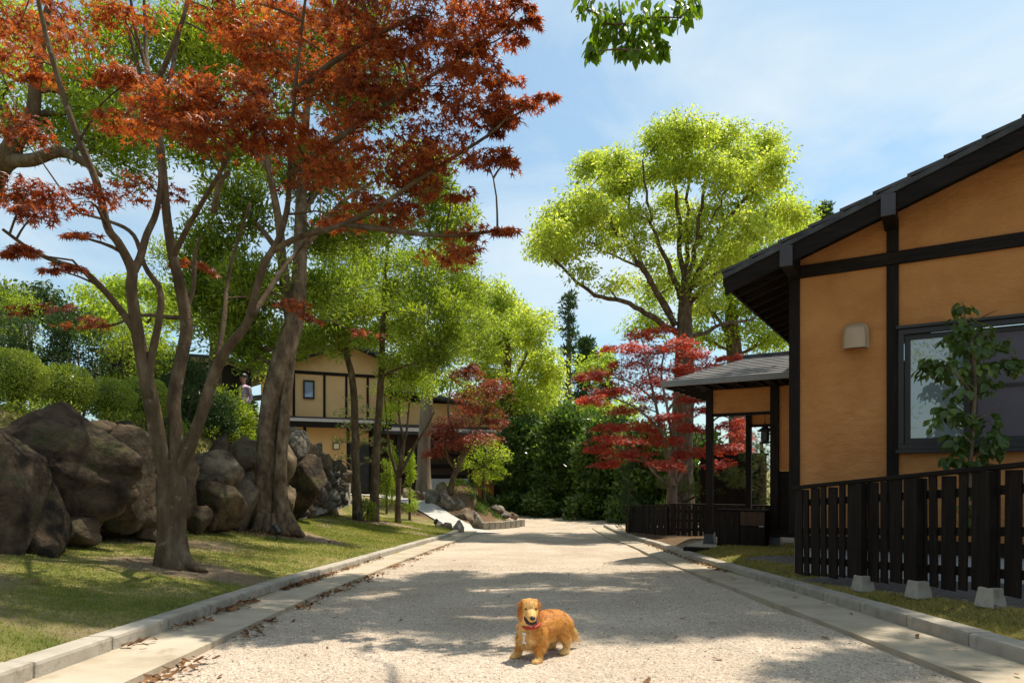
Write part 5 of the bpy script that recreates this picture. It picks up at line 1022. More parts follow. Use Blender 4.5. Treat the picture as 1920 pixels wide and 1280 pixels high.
# planting behind the viewer (mirrored in the window)
for (x, y, lab) in [(-4.5, -7.5, 'broad green tree across the road behind the viewpoint'), (-9, -4, 'bushy green tree on the lawn side behind the viewpoint')]:
    b0 = on_ground(x, y); t = Plant('roadside_tree', lab, 'tree', b0); t.limb([b0, b0 + [0, 0, 2.2], b0 + [.2, 0, 4.0]], [.25, .2, .1])
    for k in range(26): t.pad(b0 + [0, 0, 3.6] + inball(1)[0] * np.array([2.4, 2.4, 2.6]), (.6, .6, .45), 60, .16, 'up', 1, .01, False)
    t.finish('bright', T_LONG)

# ---- sapling before the window
b0 = on_ground(*(P(1806, 1090, 5.45)[:2])); Y = 5.45
t = Plant('staked_sapling', 'young broadleaf sapling standing between the fence and the ochre gable window', 'tree', b0, bark='bark_warm')
t.limb([b0 - [0, 0, .03], P(1810, 1000, Y), P(1816, 900, Y), P(1824, 800, Y), P(1828, 700, Y), P(1820, 640, Y), P(1808, 590, Y), P(1805, 565, Y)], [.02, .018, .017, .016, .014, .010, .006, .003], sides=8, wob=.03)
for pth in ([(1826, 740), (1790, 700), (1750, 680), (1730, 690)], [(1826, 720), (1860, 690), (1890, 670), (1912, 665)], [(1822, 830), (1780, 790), (1745, 770)], [(1826, 790), (1860, 770), (1880, 750)], [(1820, 860), (1850, 830), (1875, 825)], [(1815, 640), (1780, 640)], [(1822, 660), (1850, 625), (1880, 630)], [(1818, 870), (1790, 860)], [(1812, 610), (1850, 590), (1868, 582)]):
    t.limb([P(x, y, Y + rng.uniform(-.15, .15)) for x, y in pth], list(np.linspace(.007, .002, len(pth))), sides=4)
for (x, y, rx, ry, n) in [(1806, 575, 14, 12, 5), (1800, 610, 30, 18, 12), (1835, 620, 26, 18, 10), (1790, 640, 26, 14, 9), (1825, 650, 34, 16, 12), (1870, 645, 26, 14, 8), (1755, 680, 30, 16, 12), (1735, 695, 16, 12, 6), (1790, 690, 28, 20, 10), (1845, 690, 26, 16, 8), (1885, 680, 24, 14, 10), (1910, 685, 14, 14, 6), (1800, 730, 24, 16, 8), (1850, 720, 26, 14, 8), (1770, 770, 24, 16, 9), (1800, 780, 30, 16, 10), (1750, 790, 12, 14, 4), (1850, 790, 30, 16, 7), (1790, 825, 22, 16, 9), (1870, 820, 26, 16, 12), (1825, 840, 26, 16, 10), (1860, 845, 22, 12, 8), (1785, 860, 20, 14, 8), (1820, 868, 24, 12, 8), (1865, 870, 12, 8, 3), (1820, 960, 14, 40, 9), (1840, 930, 14, 30, 6)]:
    a = pr(rx, Y); t.pad(P(x, y, Y + rng.uniform(-.1, .12)), (a, a, pr(ry, Y)), int(n * 3.2), .078, 'droop', 2, .0018, False)
for i in range(len(t.ax)): t.ax[i][:, 2] -= .5
t.finish('sapling', (T_OVALH[0] * np.array([1.35, 1, 1]), T_OVALH[1]), single=300, Tsingle=(T_OVALH[0] * np.array([1.35, 1, 1]), T_OVALH[1]))

# ================================================================== boulders
def ico(sub):
    bm = bmesh.new(); bmesh.ops.create_icosphere(bm, subdivisions=sub, radius=1.0); bm.verts.ensure_lookup_table()
    v = np.array([q.co[:] for q in bm.verts]); f = np.array([[q.index for q in p.verts] for p in bm.faces]); bm.free(); return v, f
ICO = {k: ico(k) for k in (2, 3, 4, 5)}
def rock_mesh(rad, seed, sub, mat, facets=9, sharp=55.0, rough=.032, rot=None, name='boulder', base=True):
    rg = np.random.default_rng(seed); v, f = ICO[sub]
    n = unit(rg.normal(size=(facets + 26, 3))); d = np.concatenate([rg.uniform(.52, .88, facets), rg.uniform(.86, 1.16, 26)])
    q = np.clip(v @ n.T, .03, None) / d[None]; r = 1.0 / (np.sum(q ** sharp, axis=1) ** (1 / sharp)); r = np.minimum(r, 1.45)
    p = v * r[:, None]
    off = rg.uniform(0, 50, 3)
    disp = np.array([mnoise.fractal(Vector(c * 1.9 + off), 0.9, 2.1, 5) + .55 * mnoise.fractal(Vector(c * 6.5 + off), 0.7, 2.2, 5) for c in p]); p = p * (1 + rough * disp[:, None])
    for q in range(7):
        cn = unit(rg.normal(size=3)); cd = rg.uniform(-.6, .6) + .10 * disp; p = p * (1 - rg.uniform(.03, .07) * np.exp(-((v @ cn - cd) / .028) ** 2))[:, None]
    rid = np.array([mnoise.ridged_multi_fractal(Vector(c * 1.3 + off), 0.9, 2.0, 4, 1.0, 2.0) for c in p]); p = p * (1 - .016 * (rid[:, None] - 1.0))
    zn = np.clip(p[:, 2:3], -1.1, 1.1); p = p * np.array(rad)
    if base: p[:, :2] *= (1.02 - .26 * zn); p[:, 1:2] += .30 * rad[2] * zn; p[:, 2] *= np.where(p[:, 2] < 0, 1.25, 1.0)
    if rot is not None: p = p @ np.array(Matrix.Rotation(rot[0], 3, 'X') @ Matrix.Rotation(rot[1], 3, 'Y') @ Matrix.Rotation(rot[2], 3, 'Z')).T
    return MB().add(p, f).mesh(name, M[mat], True)
BO = [ # x0, x1, y0, y1 (photo px), distance, material, label
 (-30, 150, 752, 925, 6.6, 'rock', 'big overhanging dark boulder beneath the largest clipped shrub'), (-60, 100, 850, 1035, 6.1, 'rock', 'mossy dark boulder at the foot of the rock bank beside the lawn'), (70, 175, 900, 1022, 6.7, 'rock', 'low mossy boulder sloping onto the lawn edge'),
 (112, 255, 845, 1008, 7.3, 'rock', 'broad dark slab boulder left of the maple trunk'), (60, 145, 758, 835, 7.8, 'rock_tan', 'smooth tan boulder below the clipped shrubs'), (132, 195, 778, 835, 8.0, 'rock', 'small angular dark boulder on top of the bank'),
 (180, 285, 785, 870, 8.6, 'rock', 'brown boulder along the bank top behind the maple trunk'), (145, 268, 805, 935, 7.9, 'rock', 'tall ridged brown boulder in the middle of the bank'), (228, 310, 805, 960, 8.4, 'rock', 'upright brown boulder close behind the maple trunk'), (222, 305, 885, 1005, 7.9, 'rock', 'lower brown boulder just left of the maple trunk'),
 (335, 432, 882, 993, 9.4, 'rock', 'leaning smooth brown slab right of the maple trunk'), (345, 420, 832, 925, 9.9, 'rock_tan', 'peaked tan boulder above the leaning slab'), (400, 478, 882, 988, 10.7, 'rock_tan', 'large pale tan boulder between the two big trunks'), (380, 425, 812, 895, 10.4, 'rock', 'narrow upright boulder under the terrace shrubs'), (410, 492, 818, 915, 11.3, 'rock', 'dark blocky boulder under the terrace grass'), (450, 500, 890, 985, 11.7, 'rock', 'dark boulder tucked behind the twin trunk'), (285, 350, 830, 930, 9.0, 'rock', 'boulder hidden behind the forking maple stems'), (300, 350, 900, 1000, 8.8, 'rock', 'boulder directly behind the maple trunk base'),
 (525, 600, 858, 965, 14.2, 'rock', 'dark craggy boulder right of the twin trunk'), (525, 570, 795, 860, 14.6, 'rock_grey', 'pale upright boulder at the corner of the stone wall'), (480, 535, 812, 900, 13.2, 'rock', 'boulder seen behind the twin trunk'), (490, 540, 890, 975, 13.0, 'rock', 'dark boulder at the lawn edge behind the twin trunk'), (180, 250, 935, 1012, 7.35, 'rock', 'low rock at the lawn edge before the broad dark slab'), (250, 308, 950, 1010, 7.8, 'rock_tan', 'low tan rock beside the maple trunk foot'), (425, 480, 945, 990, 10.9, 'rock', 'low rock at the lawn edge before the pale tan boulder'), (345, 385, 950, 998, 9.0, 'rock', 'low rock at the foot of the leaning slab'), (95, 165, 960, 1022, 6.5, 'rock', 'low rock between the two mossy boulders'), (-140, -10, 770, 1040, 5.6, 'rock', 'dark boulder where the bank leaves the road bend')]
for i, (xa, xb, ya, yb, Y, mt, lab) in enumerate(BO):
    a = P((xa + xb) / 2, (ya + yb) / 2, Y); rx = pr(xb - xa, Y) / 2 * 1.30; rz = pr(yb - ya, Y) / 2 * 1.04; ry = max(rx, rz) * .75
    me = rock_mesh((rx, ry, rz), 100 + i, 5 if (yb - ya) > 95 else 4, mt)
    g0 = gz(a[0], a[1] - ry * .3); loc = a + [0, ry * .55, 0]
    obj('boulder', me, None, tuple(loc), (rng.uniform(-.08, .08), rng.uniform(-.1, .1), rng.uniform(-.2, .2)), label=lab, category='boulder', group='boulders of the rock bank')
# mortared stone wall at the end of the bank
wl_ = thing('rubble_stone_wall', 'mortared rubble wall of brown and pale stones at the end of the rock bank', 'wall', (-4.7, 16.2, gz(-4.7, 16.2)))
wb0 = np.array([-4.7, 16.2, gz(-4.7, 16.2)])
core = MB(); nU, nV = 40, 22
def wall_pt(u, v):                                  # u along the wall (px 540..650), v from foot to crest
    x = 538 + 112 * u; Y = 14.3 + 4.2 * u; top = 812 + 70 * u ** 1.3; bot = 968 - 24 * u
    p = P(x, bot + (top - bot) * v, Y); p[1] += .55 * v; p[0] -= .12 * v; return p
g_ = np.array([[wall_pt(u, v) for u in np.linspace(-.05, 1.05, nU)] for v in np.linspace(-.08, 1.0, nV)])
g2 = g_ + np.array([-.9, 1.2, 0]); kk = (np.arange(nV - 1)[:, None] * nU + np.arange(nU - 1)[None]); ff = np.stack([kk, kk + 1, kk + nU + 1, kk + nU], -1).reshape(-1, 4)
tp = np.stack([g_[-1], g2[-1]]).reshape(-1, 3); kt = np.arange(nU - 1); core.add(g_.reshape(-1, 3) + np.array([0, .10, 0]), ff); core.add(tp + [0, .05, 0], np.stack([kt, kt + 1, kt + nU + 1, kt + nU], -1)); 
obj('mortar', core.mesh('mortar', M['mortar'], True, wb0), wl_)
vrt = [rock_mesh((1, .8, .8), 400 + i, 3, ['rock_grey', 'rock_tan', 'rock_grey'][i % 3], 9, name='stone', base=False) for i in range(9)]
pts = []
for tr in range(3000):
    u, v = rng.random(), rng.random(); s = .13 + .20 * rng.random() ** 1.5; p = wall_pt(u, v * .97)
    if all(np.linalg.norm(p - q) > (s + s2) * .78 for q, s2 in pts): pts.append((p, s))
for i, (p, s) in enumerate(pts):
    o = obj('stone', vrt[i % 9], wl_, tuple(p - wb0 + [0, .02, 0]), (rng.uniform(-.4, .4), rng.uniform(-.4, .4), rng.uniform(-.5, .5))); o.scale = (s * rng.uniform(1.1, 1.45), s, s * rng.uniform(.95, 1.3))
# rocks edging the drive and mound
ml = [(783, 938, 30, 20, 24.6), (812, 945, 32, 22, 23.7), (842, 953, 34, 22, 22.8), (872, 964, 32, 18, 22.0), (899, 974, 26, 14, 21.3), (800, 926, 24, 18, 24.8), (832, 934, 28, 22, 24.0), (860, 946, 22, 14, 23.2), (888, 958, 22, 12, 22.4), (765, 942, 24, 18, 25.4), (930, 946, 24, 8, 25.0), (945, 955, 20, 8, 25.0), (962, 952, 16, 7, 26.0), (905, 941, 20, 7, 26.0)]
for i, (x, y, w_, h_, Y) in enumerate(ml):
    p = P(x, y + h_, Y); p[2] = float(np.clip(p[2], gz(p[0], p[1]) - .1, gz(p[0], p[1]) + .12))
    me = rock_mesh((pr(w_, Y) * .62, pr(w_, Y) * .5, pr(h_, Y) * .95), 700 + i, 4, 'rock_grey' if i % 3 else 'rock_tan')
    obj('edging_rock', me, None, tuple(p + [0, 0, pr(h_, Y) * .55]), (0, 0, rng.uniform(0, 3)), label=['rock in the lower row between the concrete drive and the mound', 'rock in the upper row on the mound slope above the drive', 'low rock on the mound side before the orange timber gate'][0 if i < 5 else 1 if i < 10 else 2], category='rock', group=['lower row of mound rocks', 'upper row of mound rocks', 'rocks before the timber gate'][0 if i < 5 else 1 if i < 10 else 2])
for i, (x, y, w_, h_, Y) in enumerate([(858, 978, 26, 15, 19.2), (838, 973, 20, 9, 19.6), (822, 975, 16, 8, 19.6)]):
    p = P(x, y, Y); p[2] = gz(p[0], p[1]) + pr(h_, Y) * .4; me = rock_mesh((pr(w_, Y) * .55, pr(w_, Y) * .45, pr(h_, Y) * .9), 760 + i, 4, 'rock_grey')
    obj('edging_rock', me, None, tuple(p), label=['largest dark rock at the lawn tip by the drive', 'small dark rock behind the lawn tip', 'small dark rock beside the garden spotlight'][i], category='rock')
# block edging round the mound tip
be = thing('block_edging', 'short row of pale concrete blocks round the tip of the mound', 'kerb', (float(P(940, 985, 21.5)[0]), 21.5, -.8))
bm_ = bevel(MB().box((0, 0, .08), (.17, .14, .24)).mesh('block', M['concrete']), .012)
for i in range(8):
    x = 912 + i * 9.5; Yb = 21.0 + .05 * i * i * .6; p = P(x, 985, Yb); obj('block', bm_, be, (p[0] - be.location.x, p[1] - 21.5, .03 + rng.uniform(-.01, .01)), (0, 0, .5 + i * .06))

# ================================================================== grass, fallen leaves
def blades(n, xf, yr, hgt, keep):
    y = yr[0] + (yr[1] - yr[0]) * rng.random(n) ** 1.7; lo, hi = xf(y); x = lo + (hi - lo) * rng.random(n); k = keep(x, y); x, y = x[k], y[k]; n = len(x)
    p = np.stack([x, y, ground_z(x, y) - .004], -1); ax = unit(rng.normal(size=(n, 3)) * np.array([.75, .75, .1]) + np.array([0, 0, .8])); s = hgt * (.5 + .9 * rng.random(n)) * (1 + .04 * y)
    wv = unit(np.cross(ax, ball(n))) * (s * .085 * (1 + .06 * y))[:, None]
    v = np.stack([p - wv, p + wv, p + ax * s[:, None]], 1); return MB().add(v.reshape(-1, 3), np.arange(n * 3).reshape(-1, 3))
def kp(x, y):
    g, mu_, gv_ = region(x, y); return rng.random(len(x)) < g * 1.05 - .05
obj('lawn_grass', blades(300000, lambda y: (np.full_like(y, -4.95), kerb_l(y) - .15), (2.0, 19.5), .019, kp).mesh('lawn_grass', M['grass']), kind='stuff', label='short patchy lawn grass left of the gravel road', category='grass')
obj('verge_grass', blades(90000, lambda y: (kerb_r(y) + .15, np.where(y < 6.7, 2.80 + (6.6 - y) * .198, 4.4)), (2.0, 10.6), .024, kp).mesh('verge_grass', M['grass_dry']), kind='stuff', label='dry verge grass between the kerb and the slatted fence', category='grass')
obj('terrace_grass', blades(60000, lambda y: (np.full_like(y, -8.0), np.full_like(y, -5.15)), (6.0, 18.0), .05, kp).mesh('terrace_grass', M['grass']), kind='stuff', label='longer grass on top of the rock bank', category='grass')

def dead_leaf(seed):
    rg = np.random.default_rng(seed); n = 9; v = [[0, 0, .1]]
    for i in range(n):
        a = 2 * math.pi * i / n; r = (.5 + .5 * abs(math.cos(a))) * rg.uniform(.75, 1.1); x, y = r * math.cos(a), r * .62 * math.sin(a); v.append([x, y, .55 * y * y + .25 * x * x * rg.uniform(-.3, 1) + rg.uniform(0, .12)])
    return np.array(v), np.array([[0, 1 + i, 1 + (i + 1) % n] for i in range(n)])
DLT = [dead_leaf(i) for i in range(5)]
DL = [MB().add(*q).mesh('fallen_leaf', M['dead']) for q in DLT]
def scat(x, y, z, s, label, grp):
    o = obj('fallen_leaf', DL[int(rng.integers(5))], None, (x, y, z), (rng.uniform(-.3, .3), rng.uniform(-.3, .3), rng.uniform(0, 6.28)), label=label, category='leaf', group=grp); o.scale = (s, s, s)
for k in range(70):
    Y = 2.4 + 9 * rng.random() ** 1.8; x = rng.uniform(kerb_l(Y) + GW + .05, kerb_r(Y) - GW - .05)
    if abs(x - .2) < .25 and abs(Y - 3.75) < .35: continue
    scat(x, Y, road_surf(x, Y) + .005, rng.uniform(.014, .032), 'dry brown leaf lying loose on the gravel', 'fallen leaves on the gravel')
for k in range(70):
    Y = 2.4 + 7 * rng.random() ** 1.3; x = rng.uniform(-4.3, kerb_l(Y) - .2); scat(x, Y, gz(x, Y) + .022, rng.uniform(.02, .042), 'dry brown leaf lying on the lawn', 'fallen leaves on the lawn')
for k in range(34):
    Y = 2.6 + 7 * rng.random(); x = kerb_r(Y) - rng.uniform(.02, .3); scat(float(x), Y, float(road_z(Y)) + .052, rng.uniform(.018, .032), 'dry brown leaf in the gutter on the house side', 'fallen leaves in the right gutter')
for k in range(6):
    Y = 4.2 + 2.0 * rng.random(); x = kerb_r(Y) + rng.uniform(.2, .6); scat(float(x), Y, gz(float(x), Y) + .025, rng.uniform(.025, .04), 'dry brown leaf on the verge before the slatted fence', 'fallen leaves on the verge')
lm = MB(); pp_ = []
for (Y, L_, n) in [(5.15, .35, 70), (4.35, .18, 26), (7.0, .8, 190), (3.75, .12, 14), (8.4, .4, 40), (9.6, .5, 40)]:
    for k in range(n): y = Y + rng.uniform(-L_, L_); pp_.append((kerb_l(y) + .015 + abs(rng.normal()) * .05, y, road_z(y) + .052 + .02 * rng.random()))
for k in range(620):
    y = 2.6 + 13 * rng.random() ** 1.5; c = mnoise.noise((0, y * 1.7, 0)); 
    if c > -.05: pp_.append((kerb_l(y) + GW + .02 + abs(rng.normal()) * .075, y, road_z(y) + .014 + .012 * rng.random()))
for k in range(200):
    y = 8 + 6 * rng.random(); pp_.append((kerb_r(y) - .02 - abs(rng.normal()) * .05, y, road_z(y) + .055))
for k in range(420):
    a, r = rng.random() * 6.28, abs(rng.normal()) * .38; x, y = -3.82 + r * math.cos(a) * 1.4, 10.75 + r * math.sin(a); pp_.append((x, y, gz(x, y) + .018))
for k in range(160):
    a, r = rng.random() * 6.28, abs(rng.normal()) * .4; x, y = -4.0 + r * math.cos(a) * 1.4, 17.4 + r * math.sin(a); pp_.append((x, y, gz(x, y) + .02))
for p in pp_:
    tv, tf = DLT[int(rng.integers(5))]; s = rng.uniform(.018, .036); a, b_, c = rng.uniform(-.6, .6), rng.uniform(-.6, .6), rng.uniform(0, 6.28)
    R_ = np.array(Matrix.Rotation(c, 3, 'Z') @ Matrix.Rotation(a, 3, 'X') @ Matrix.Rotation(b_, 3, 'Y')); lm.add((tv * s) @ R_.T + np.array(p, float), tf)
obj('leaf_litter', lm.mesh('leaf_litter', M['dead']), kind='stuff', label='drifts of dry brown leaves along the gutters and under the trees', category='leaf litter')

for i, (x, y, Y, lab) in enumerate([(845, 925, 24.6, 'low dark groundcover clump on the mound below the rusty maple'), (885, 935, 25.2, 'low groundcover clump on the mound beside the green maple'), (830, 915, 25.4, 'grassy tuft at the foot of the thick pale trunk'), (905, 955, 24.2, 'small groundcover clump on the bare mound slope')]):
    c = P(x, y, Y); b0 = on_ground(c[0], c[1]); t = Plant('groundcover_plant', lab, 'plant', b0)
    for k in range(14): t.pad(b0 + [rng.uniform(-.7, .7), rng.uniform(-.4, .4), .06], (.22, .22, .10), 60, .10, 'up', 0, .003, False)
    p_ = t.pos; 
    for q in p_: q[:, 2] = ground_z(q[:, 0], q[:, 1]) + np.abs(q[:, 2] - b0[2] - .06) + .01
    t.finish('evergreen' if i % 2 == 0 else 'hedge', T_LONG, crown='leaves')

for i, (x, y, z, lab) in enumerate([(-4.75, 6.6, .30, 'weed tuft at the foot of the mossy boulder'), (-4.55, 8.1, .18, 'weed tuft between boulders behind the maple trunk'), (-4.7, 9.6, .12, 'weed tuft at the foot of the leaning slab'), (-4.6, 11.3, .02, 'weed tuft at the foot of the pale tan boulder'), (-4.6, 13.2, -.1, 'weed tuft below the craggy boulder by the twin trunk'), (-5.25, 7.5, 1.52, 'leafy weed hanging over the bank top by the tan boulder'), (-5.25, 9.3, 1.52, 'leafy weed on the bank top behind the maple stems'), (-5.2, 11.0, 1.52, 'leafy weed on the bank top above the dark blocky boulder'), (-5.2, 12.6, 1.52, 'leafy weed on the bank top beside the bamboo fence')]):
    b0 = np.array([x, y, max(z, gz(x, y)) if z < 1 else z]); t = Plant('weed_tuft', lab, 'plant', b0)
    for k in range(9): t.pad(b0 + [rng.uniform(-.15, .2), rng.uniform(-.45, .45), .05], (.12, .14, .10), 46, .055, 'up', 0, .003, False)
    t.finish('evergreen' if i % 2 else 'topiary', T_LONG, crown='leaves')

# ================================================================== garden spotlights
for (x, y, Y, lab, fl) in [(519, 1008, 10.0, 'black garden spotlight tilted up at the twin trunk', -1), (673, 972, 17.0, 'small black garden spotlight before the slender trunks', 1), (817, 976, 19.2, 'small black garden spotlight at the lawn tip by the drive', 1)]:
    p = P(x, y, Y); p[2] = gz(p[0], p[1]); t = thing('garden_spotlight', lab, 'spotlight', tuple(p), 0, 'garden spotlights')
    obj('spike', MB().tube([(0, 0, -.05), (0, 0, .10)], [.009, .009], 6).mesh('spike', M['black']), t); obj('bracket', MB().tube([(-.0, 0, .09), (.03 * fl, 0, .105), (.03 * fl, 0, .14)], [.01, .01, .01], 6).mesh('bracket', M['black']), t)
    ax = unit(np.array([-.55 if fl < 0 else .5, .35, .72])); c = np.array([0, 0, .155]); me = MB().tube([c - ax * .07, c - ax * .065, c + ax * .07, c + ax * .072], [.03, .042, .046, .05], 14).mesh('lamp_head', M['black'], False); obj('lamp_head', me, t)

# ================================================================== bamboo fence on the terrace
bb = P(488, 800, 14.5); bb[2] = gz(bb[0], bb[1]); bf = thing('bamboo_fence', 'low tied bamboo fence on the terrace beside the person', 'fence', tuple(bb))
for i in range(5): obj('pole', MB().tube([(-.3 + i * .17, 0, -.05), (-.3 + i * .17, 0, .62 + .03 * (i % 2))], [.022, .022], 8).mesh('pole', M['bamboo']), bf)
for z in (.22, .48): obj('cross_pole', MB().tube([(-.42, -.03, z), (.5, -.03, z)], [.018, .018], 8).mesh('cross_pole', M['bamboo']), bf)

# ================================================================== remeshed figures
def remesh(mb, vox, it, mats, name, fac=.6):
    me = mb.mesh('tmp', mats, True); o = bpy.data.objects.new('tmp', me); COL.objects.link(o)
    md = o.modifiers.new('r', 'REMESH'); md.mode = 'VOXEL'; md.voxel_size = vox; md.use_smooth_shade = True
    ms = o.modifiers.new('s', 'SMOOTH'); ms.iterations = it; ms.factor = fac
    dg = bpy.context.evaluated_depsgraph_get(); dg.update(); r = bpy.data.meshes.new_from_object(o.evaluated_get(dg)); r.name = name
    bpy.data.objects.remove(o, do_unlink=True); r.materials.clear()
    for m_ in mats: r.materials.append(m_)
    return r
def cap(mb, a, b, ra, rb, seg=12):
    mb.tube([a, b], [ra, rb], seg, True); mb.sphere(a, ra, seg, 8); mb.sphere(b, rb, seg, 8)
def chain(mb, pts, rs):
    for i in range(len(pts) - 1): cap(mb, np.array(pts[i]), np.array(pts[i + 1]), rs[i], rs[i + 1])

# ---------------- dog (long haired dachshund), local frame: +x forward, +y its left, z up
DGX, DGY = 0.178, 3.745
fwd = unit(np.array([-.62, -.785, 0])); ang = math.atan2(fwd[1], fwd[0])
dog = thing('dog', 'golden long haired dachshund standing on the gravel with open mouth and red collar', 'dog', (DGX, DGY, road_surf(DGX - .06, DGY - .1) - .003), ang)
dog.scale = (1.05, 1.05, 1.05); dog.rotation_euler = (0.0, -0.02, ang)
def coat(name, fur=False):
    m, nt, b = new_mat(name); L = nt.links.new; at = N(nt, 'ShaderNodeAttribute', attribute_name='coat')
    t_ = N(nt, 'ShaderNodeTexCoord'); n = N(nt, 'ShaderNodeTexNoise', Scale=60, Detail=5); L(t_.outputs['Object'], n.inputs['Vector'])
    r = ramp(nt, n.outputs['Fac'], [(.3, (.80, .78, .72)), (.7, (1.12, 1.12, 1.1))]); x = N(nt, 'ShaderNodeMixRGB', blend_type='MULTIPLY'); x.inputs['Fac'].default_value = 1; L(at.outputs['Color'], x.inputs['Color1']); L(r, x.inputs['Color2'])
    L(x.outputs['Color'], b.inputs['Base Color']); b.inputs['Roughness'].default_value = .6; b.inputs['Specular IOR Level'].default_value = .25
    if not fur:
        bp = N(nt, 'ShaderNodeBump', Strength=.5, Distance=.004); n2 = N(nt, 'ShaderNodeTexNoise', Scale=190, Detail=4); L(t_.outputs['Object'], n2.inputs['Vector']); L(n2.outputs['Fac'], bp.inputs['Height']); L(bp.outputs['Normal'], b.inputs['Normal'])
    return m
M['coat'] = coat('golden_coat'); M['fur'] = coat('golden_fur', True)
mb = MB()
chain(mb, [(-.115, 0, .150), (-.04, 0, .158), (.05, 0, .152), (.115, 0, .148)], [.070, .072, .076, .074])       # trunk
chain(mb, [(-.06, 0, .145), (.05, 0, .128), (.122, 0, .118)], [.052, .060, .062])                                # deep chest
chain(mb, [(.11, 0, .165), (.135, .004, .205), (.150, .010, .245)], [.068, .056, .050])                          # neck
# head turned to its left and toward the viewer
HB0 = np.array([.152, .012, .268]); hd = unit(np.array([.70, .70, -.20])); hu = unit(np.array([.12, .12, 1.0]) - hd * (np.array([.12, .12, 1.0]) @ hd)); hr = np.cross(hd, hu)
def hpnt(f_, r_, u_): return HB0 + hd * f_ + hr * r_ + hu * u_
mb.sphere(hpnt(0, 0, .006), .042, 16, 12); mb.sphere(hpnt(.018, 0, .012), .036, 14, 10); mb.sphere(hpnt(-.015, 0, -.006), .040, 14, 10)
chain(mb, [hpnt(.028, 0, -.006), hpnt(.062, 0, -.014), hpnt(.092, 0, -.018)], [.032, .0275, .0215])                 # muzzle
chain(mb, [hpnt(.015, 0, -.036), hpnt(.05, 0, -.053), hpnt(.074, 0, -.062)], [.024, .016, .0125])                # lower jaw
for sd in (-1, 1):
    chain(mb, [hpnt(.024, sd * .020, .022), hpnt(.038, sd * .018, .016)], [.018, .014])                           # brow
    chain(mb, [hpnt(.022, sd * .026, -.018), hpnt(.048, sd * .016, -.026)], [.020, .015])                         # cheek
    mb.sphere(hpnt(-.012, sd * .046, -.020), (.027, .0095, .046), 14, 10, R=np.stack([hd, hr, hu], 1)); chain(mb, [hpnt(-.008, sd * .030, .030), hpnt(-.012, sd * .045, .012)], [.014, .013])   # ear
for sd, fx in ((-1, .135), (1, .150)):                                                                              # front legs
    chain(mb, [(.105, sd * .045, .135), (.115 + (fx - .13) * .3, sd * .062, .090), (fx - .008, sd * .068, .048), (fx, sd * .072, .022)], [.042, .030, .021, .018]); chain(mb, [(fx, sd * .073, .016), (fx + .026, sd * .076, .013)], [.020, .016])
    for q in (-.011, 0, .011): mb.sphere((fx + .036, sd * .076 + q, .011), (.012, .0075, .010), 8, 6)
for sd, fx in ((1, -.100), (-1, -.155)):                                                                            # hind legs
    chain(mb, [(fx - .005, sd * .040, .150), (fx + .020, sd * .056, .108), (fx - .020, sd * .060, .062), (fx - .012, sd * .062, .022)], [.052, .036, .021, .016]); chain(mb, [(fx - .010, sd * .062, .015), (fx + .022, sd * .063, .012)], [.018, .015])
    for q in (-.010, 0, .010): mb.sphere((fx + .032, sd * .063 + q, .010), (.011, .007, .009), 8, 6)
chain(mb, [(-.170, 0, .165), (-.205, .01, .140), (-.225, .02, .095), (-.232, .03, .055)], [.026, .022, .020, .010])   # tail
body = remesh(mb, .0046, 7, [M['coat']], 'dog_body')
def coatcol(p):
    z = p[:, 2]; x = p[:, 0]; n = len(p)
    base = np.array([.64, .285, .062]); dark = np.array([.50, .17, .030]); pale = np.array([.86, .57, .23])
    k = sst(.17, .235, z) * sst(.08, -.02, -x * 0 + x); c = base[None] * (1 - .65 * k[:, None]) + dark[None] * .65 * k[:, None]
    low = np.clip(sst(.115, .05, z) * sst(.05, -.03, x) + sst(.05, .02, z) * .8, 0, 1); low = np.clip(low, 0, 1)
    low = np.where((z < .115) & (abs(p[:, 1]) < .05), np.maximum(low, .8), low)
    ch = sst(.11, .17, x) * sst(.24, .20, z) * sst(.06, .02, abs(p[:, 1])) * .75; low = np.maximum(low, ch)
    hdv = p - HB0; f_ = hdv @ hd; u_ = hdv @ hu; r_ = np.abs(hdv @ hr); head = (np.linalg.norm(hdv, axis=1) < .12) & (z > .20)
    face = np.where(head, sst(.01, .05, f_) * .55 + sst(.02, .05, u_) * .35, 0); low = np.maximum(low, face)
    c = c * (1 - low[:, None]) + pale[None] * low[:, None]
    ear = head & (r_ > .038); c[ear] = c[ear] * .15 + np.array([.48, .165, .034]) * .85
    return c
vv = np.empty(len(body.vertices) * 3, np.float32); body.vertices.foreach_get('co', vv); vv = vv.reshape(-1, 3).astype(float)
ca = body.attributes.new('coat', 'FLOAT_COLOR', 'POINT'); ca.data.foreach_set('color', np.concatenate([coatcol(vv), np.ones((len(vv), 1))], 1).astype(np.float32).ravel())
obj('body', body, dog)
# fur strands
body.calc_loop_triangles(); tri = np.empty(len(body.loop_triangles) * 3, np.int32); body.loop_triangles.foreach_get('vertices', tri); tri = tri.reshape(-1, 3)
A_, B_, C_ = vv[tri[:, 0]], vv[tri[:, 1]], vv[tri[:, 2]]; cr = np.cross(B_ - A_, C_ - A_); ar = np.linalg.norm(cr, axis=1); ti = rng.choice(len(tri), 26000, p=ar / ar.sum())
w_ = rng.random((26000, 2)); sw = w_.sum(1) > 1; w_[sw] = 1 - w_[sw]; pt = A_[ti] + (B_ - A_)[ti] * w_[:, :1] + (C_ - A_)[ti] * w_[:, 1:]; nn = unit(cr[ti])
hdv = pt - HB0; dist_m = np.linalg.norm(pt - hpnt(.075, 0, -.03), axis=1); headm = np.linalg.norm(hdv, axis=1) < .085
comb = np.tile(np.array([-.75, 0, -.55]), (26000, 1)); comb[headm] = (-hd * .7 + np.array([0, 0, -.5])); comb = comb - nn * np.sum(comb * nn, 1, keepdims=True)
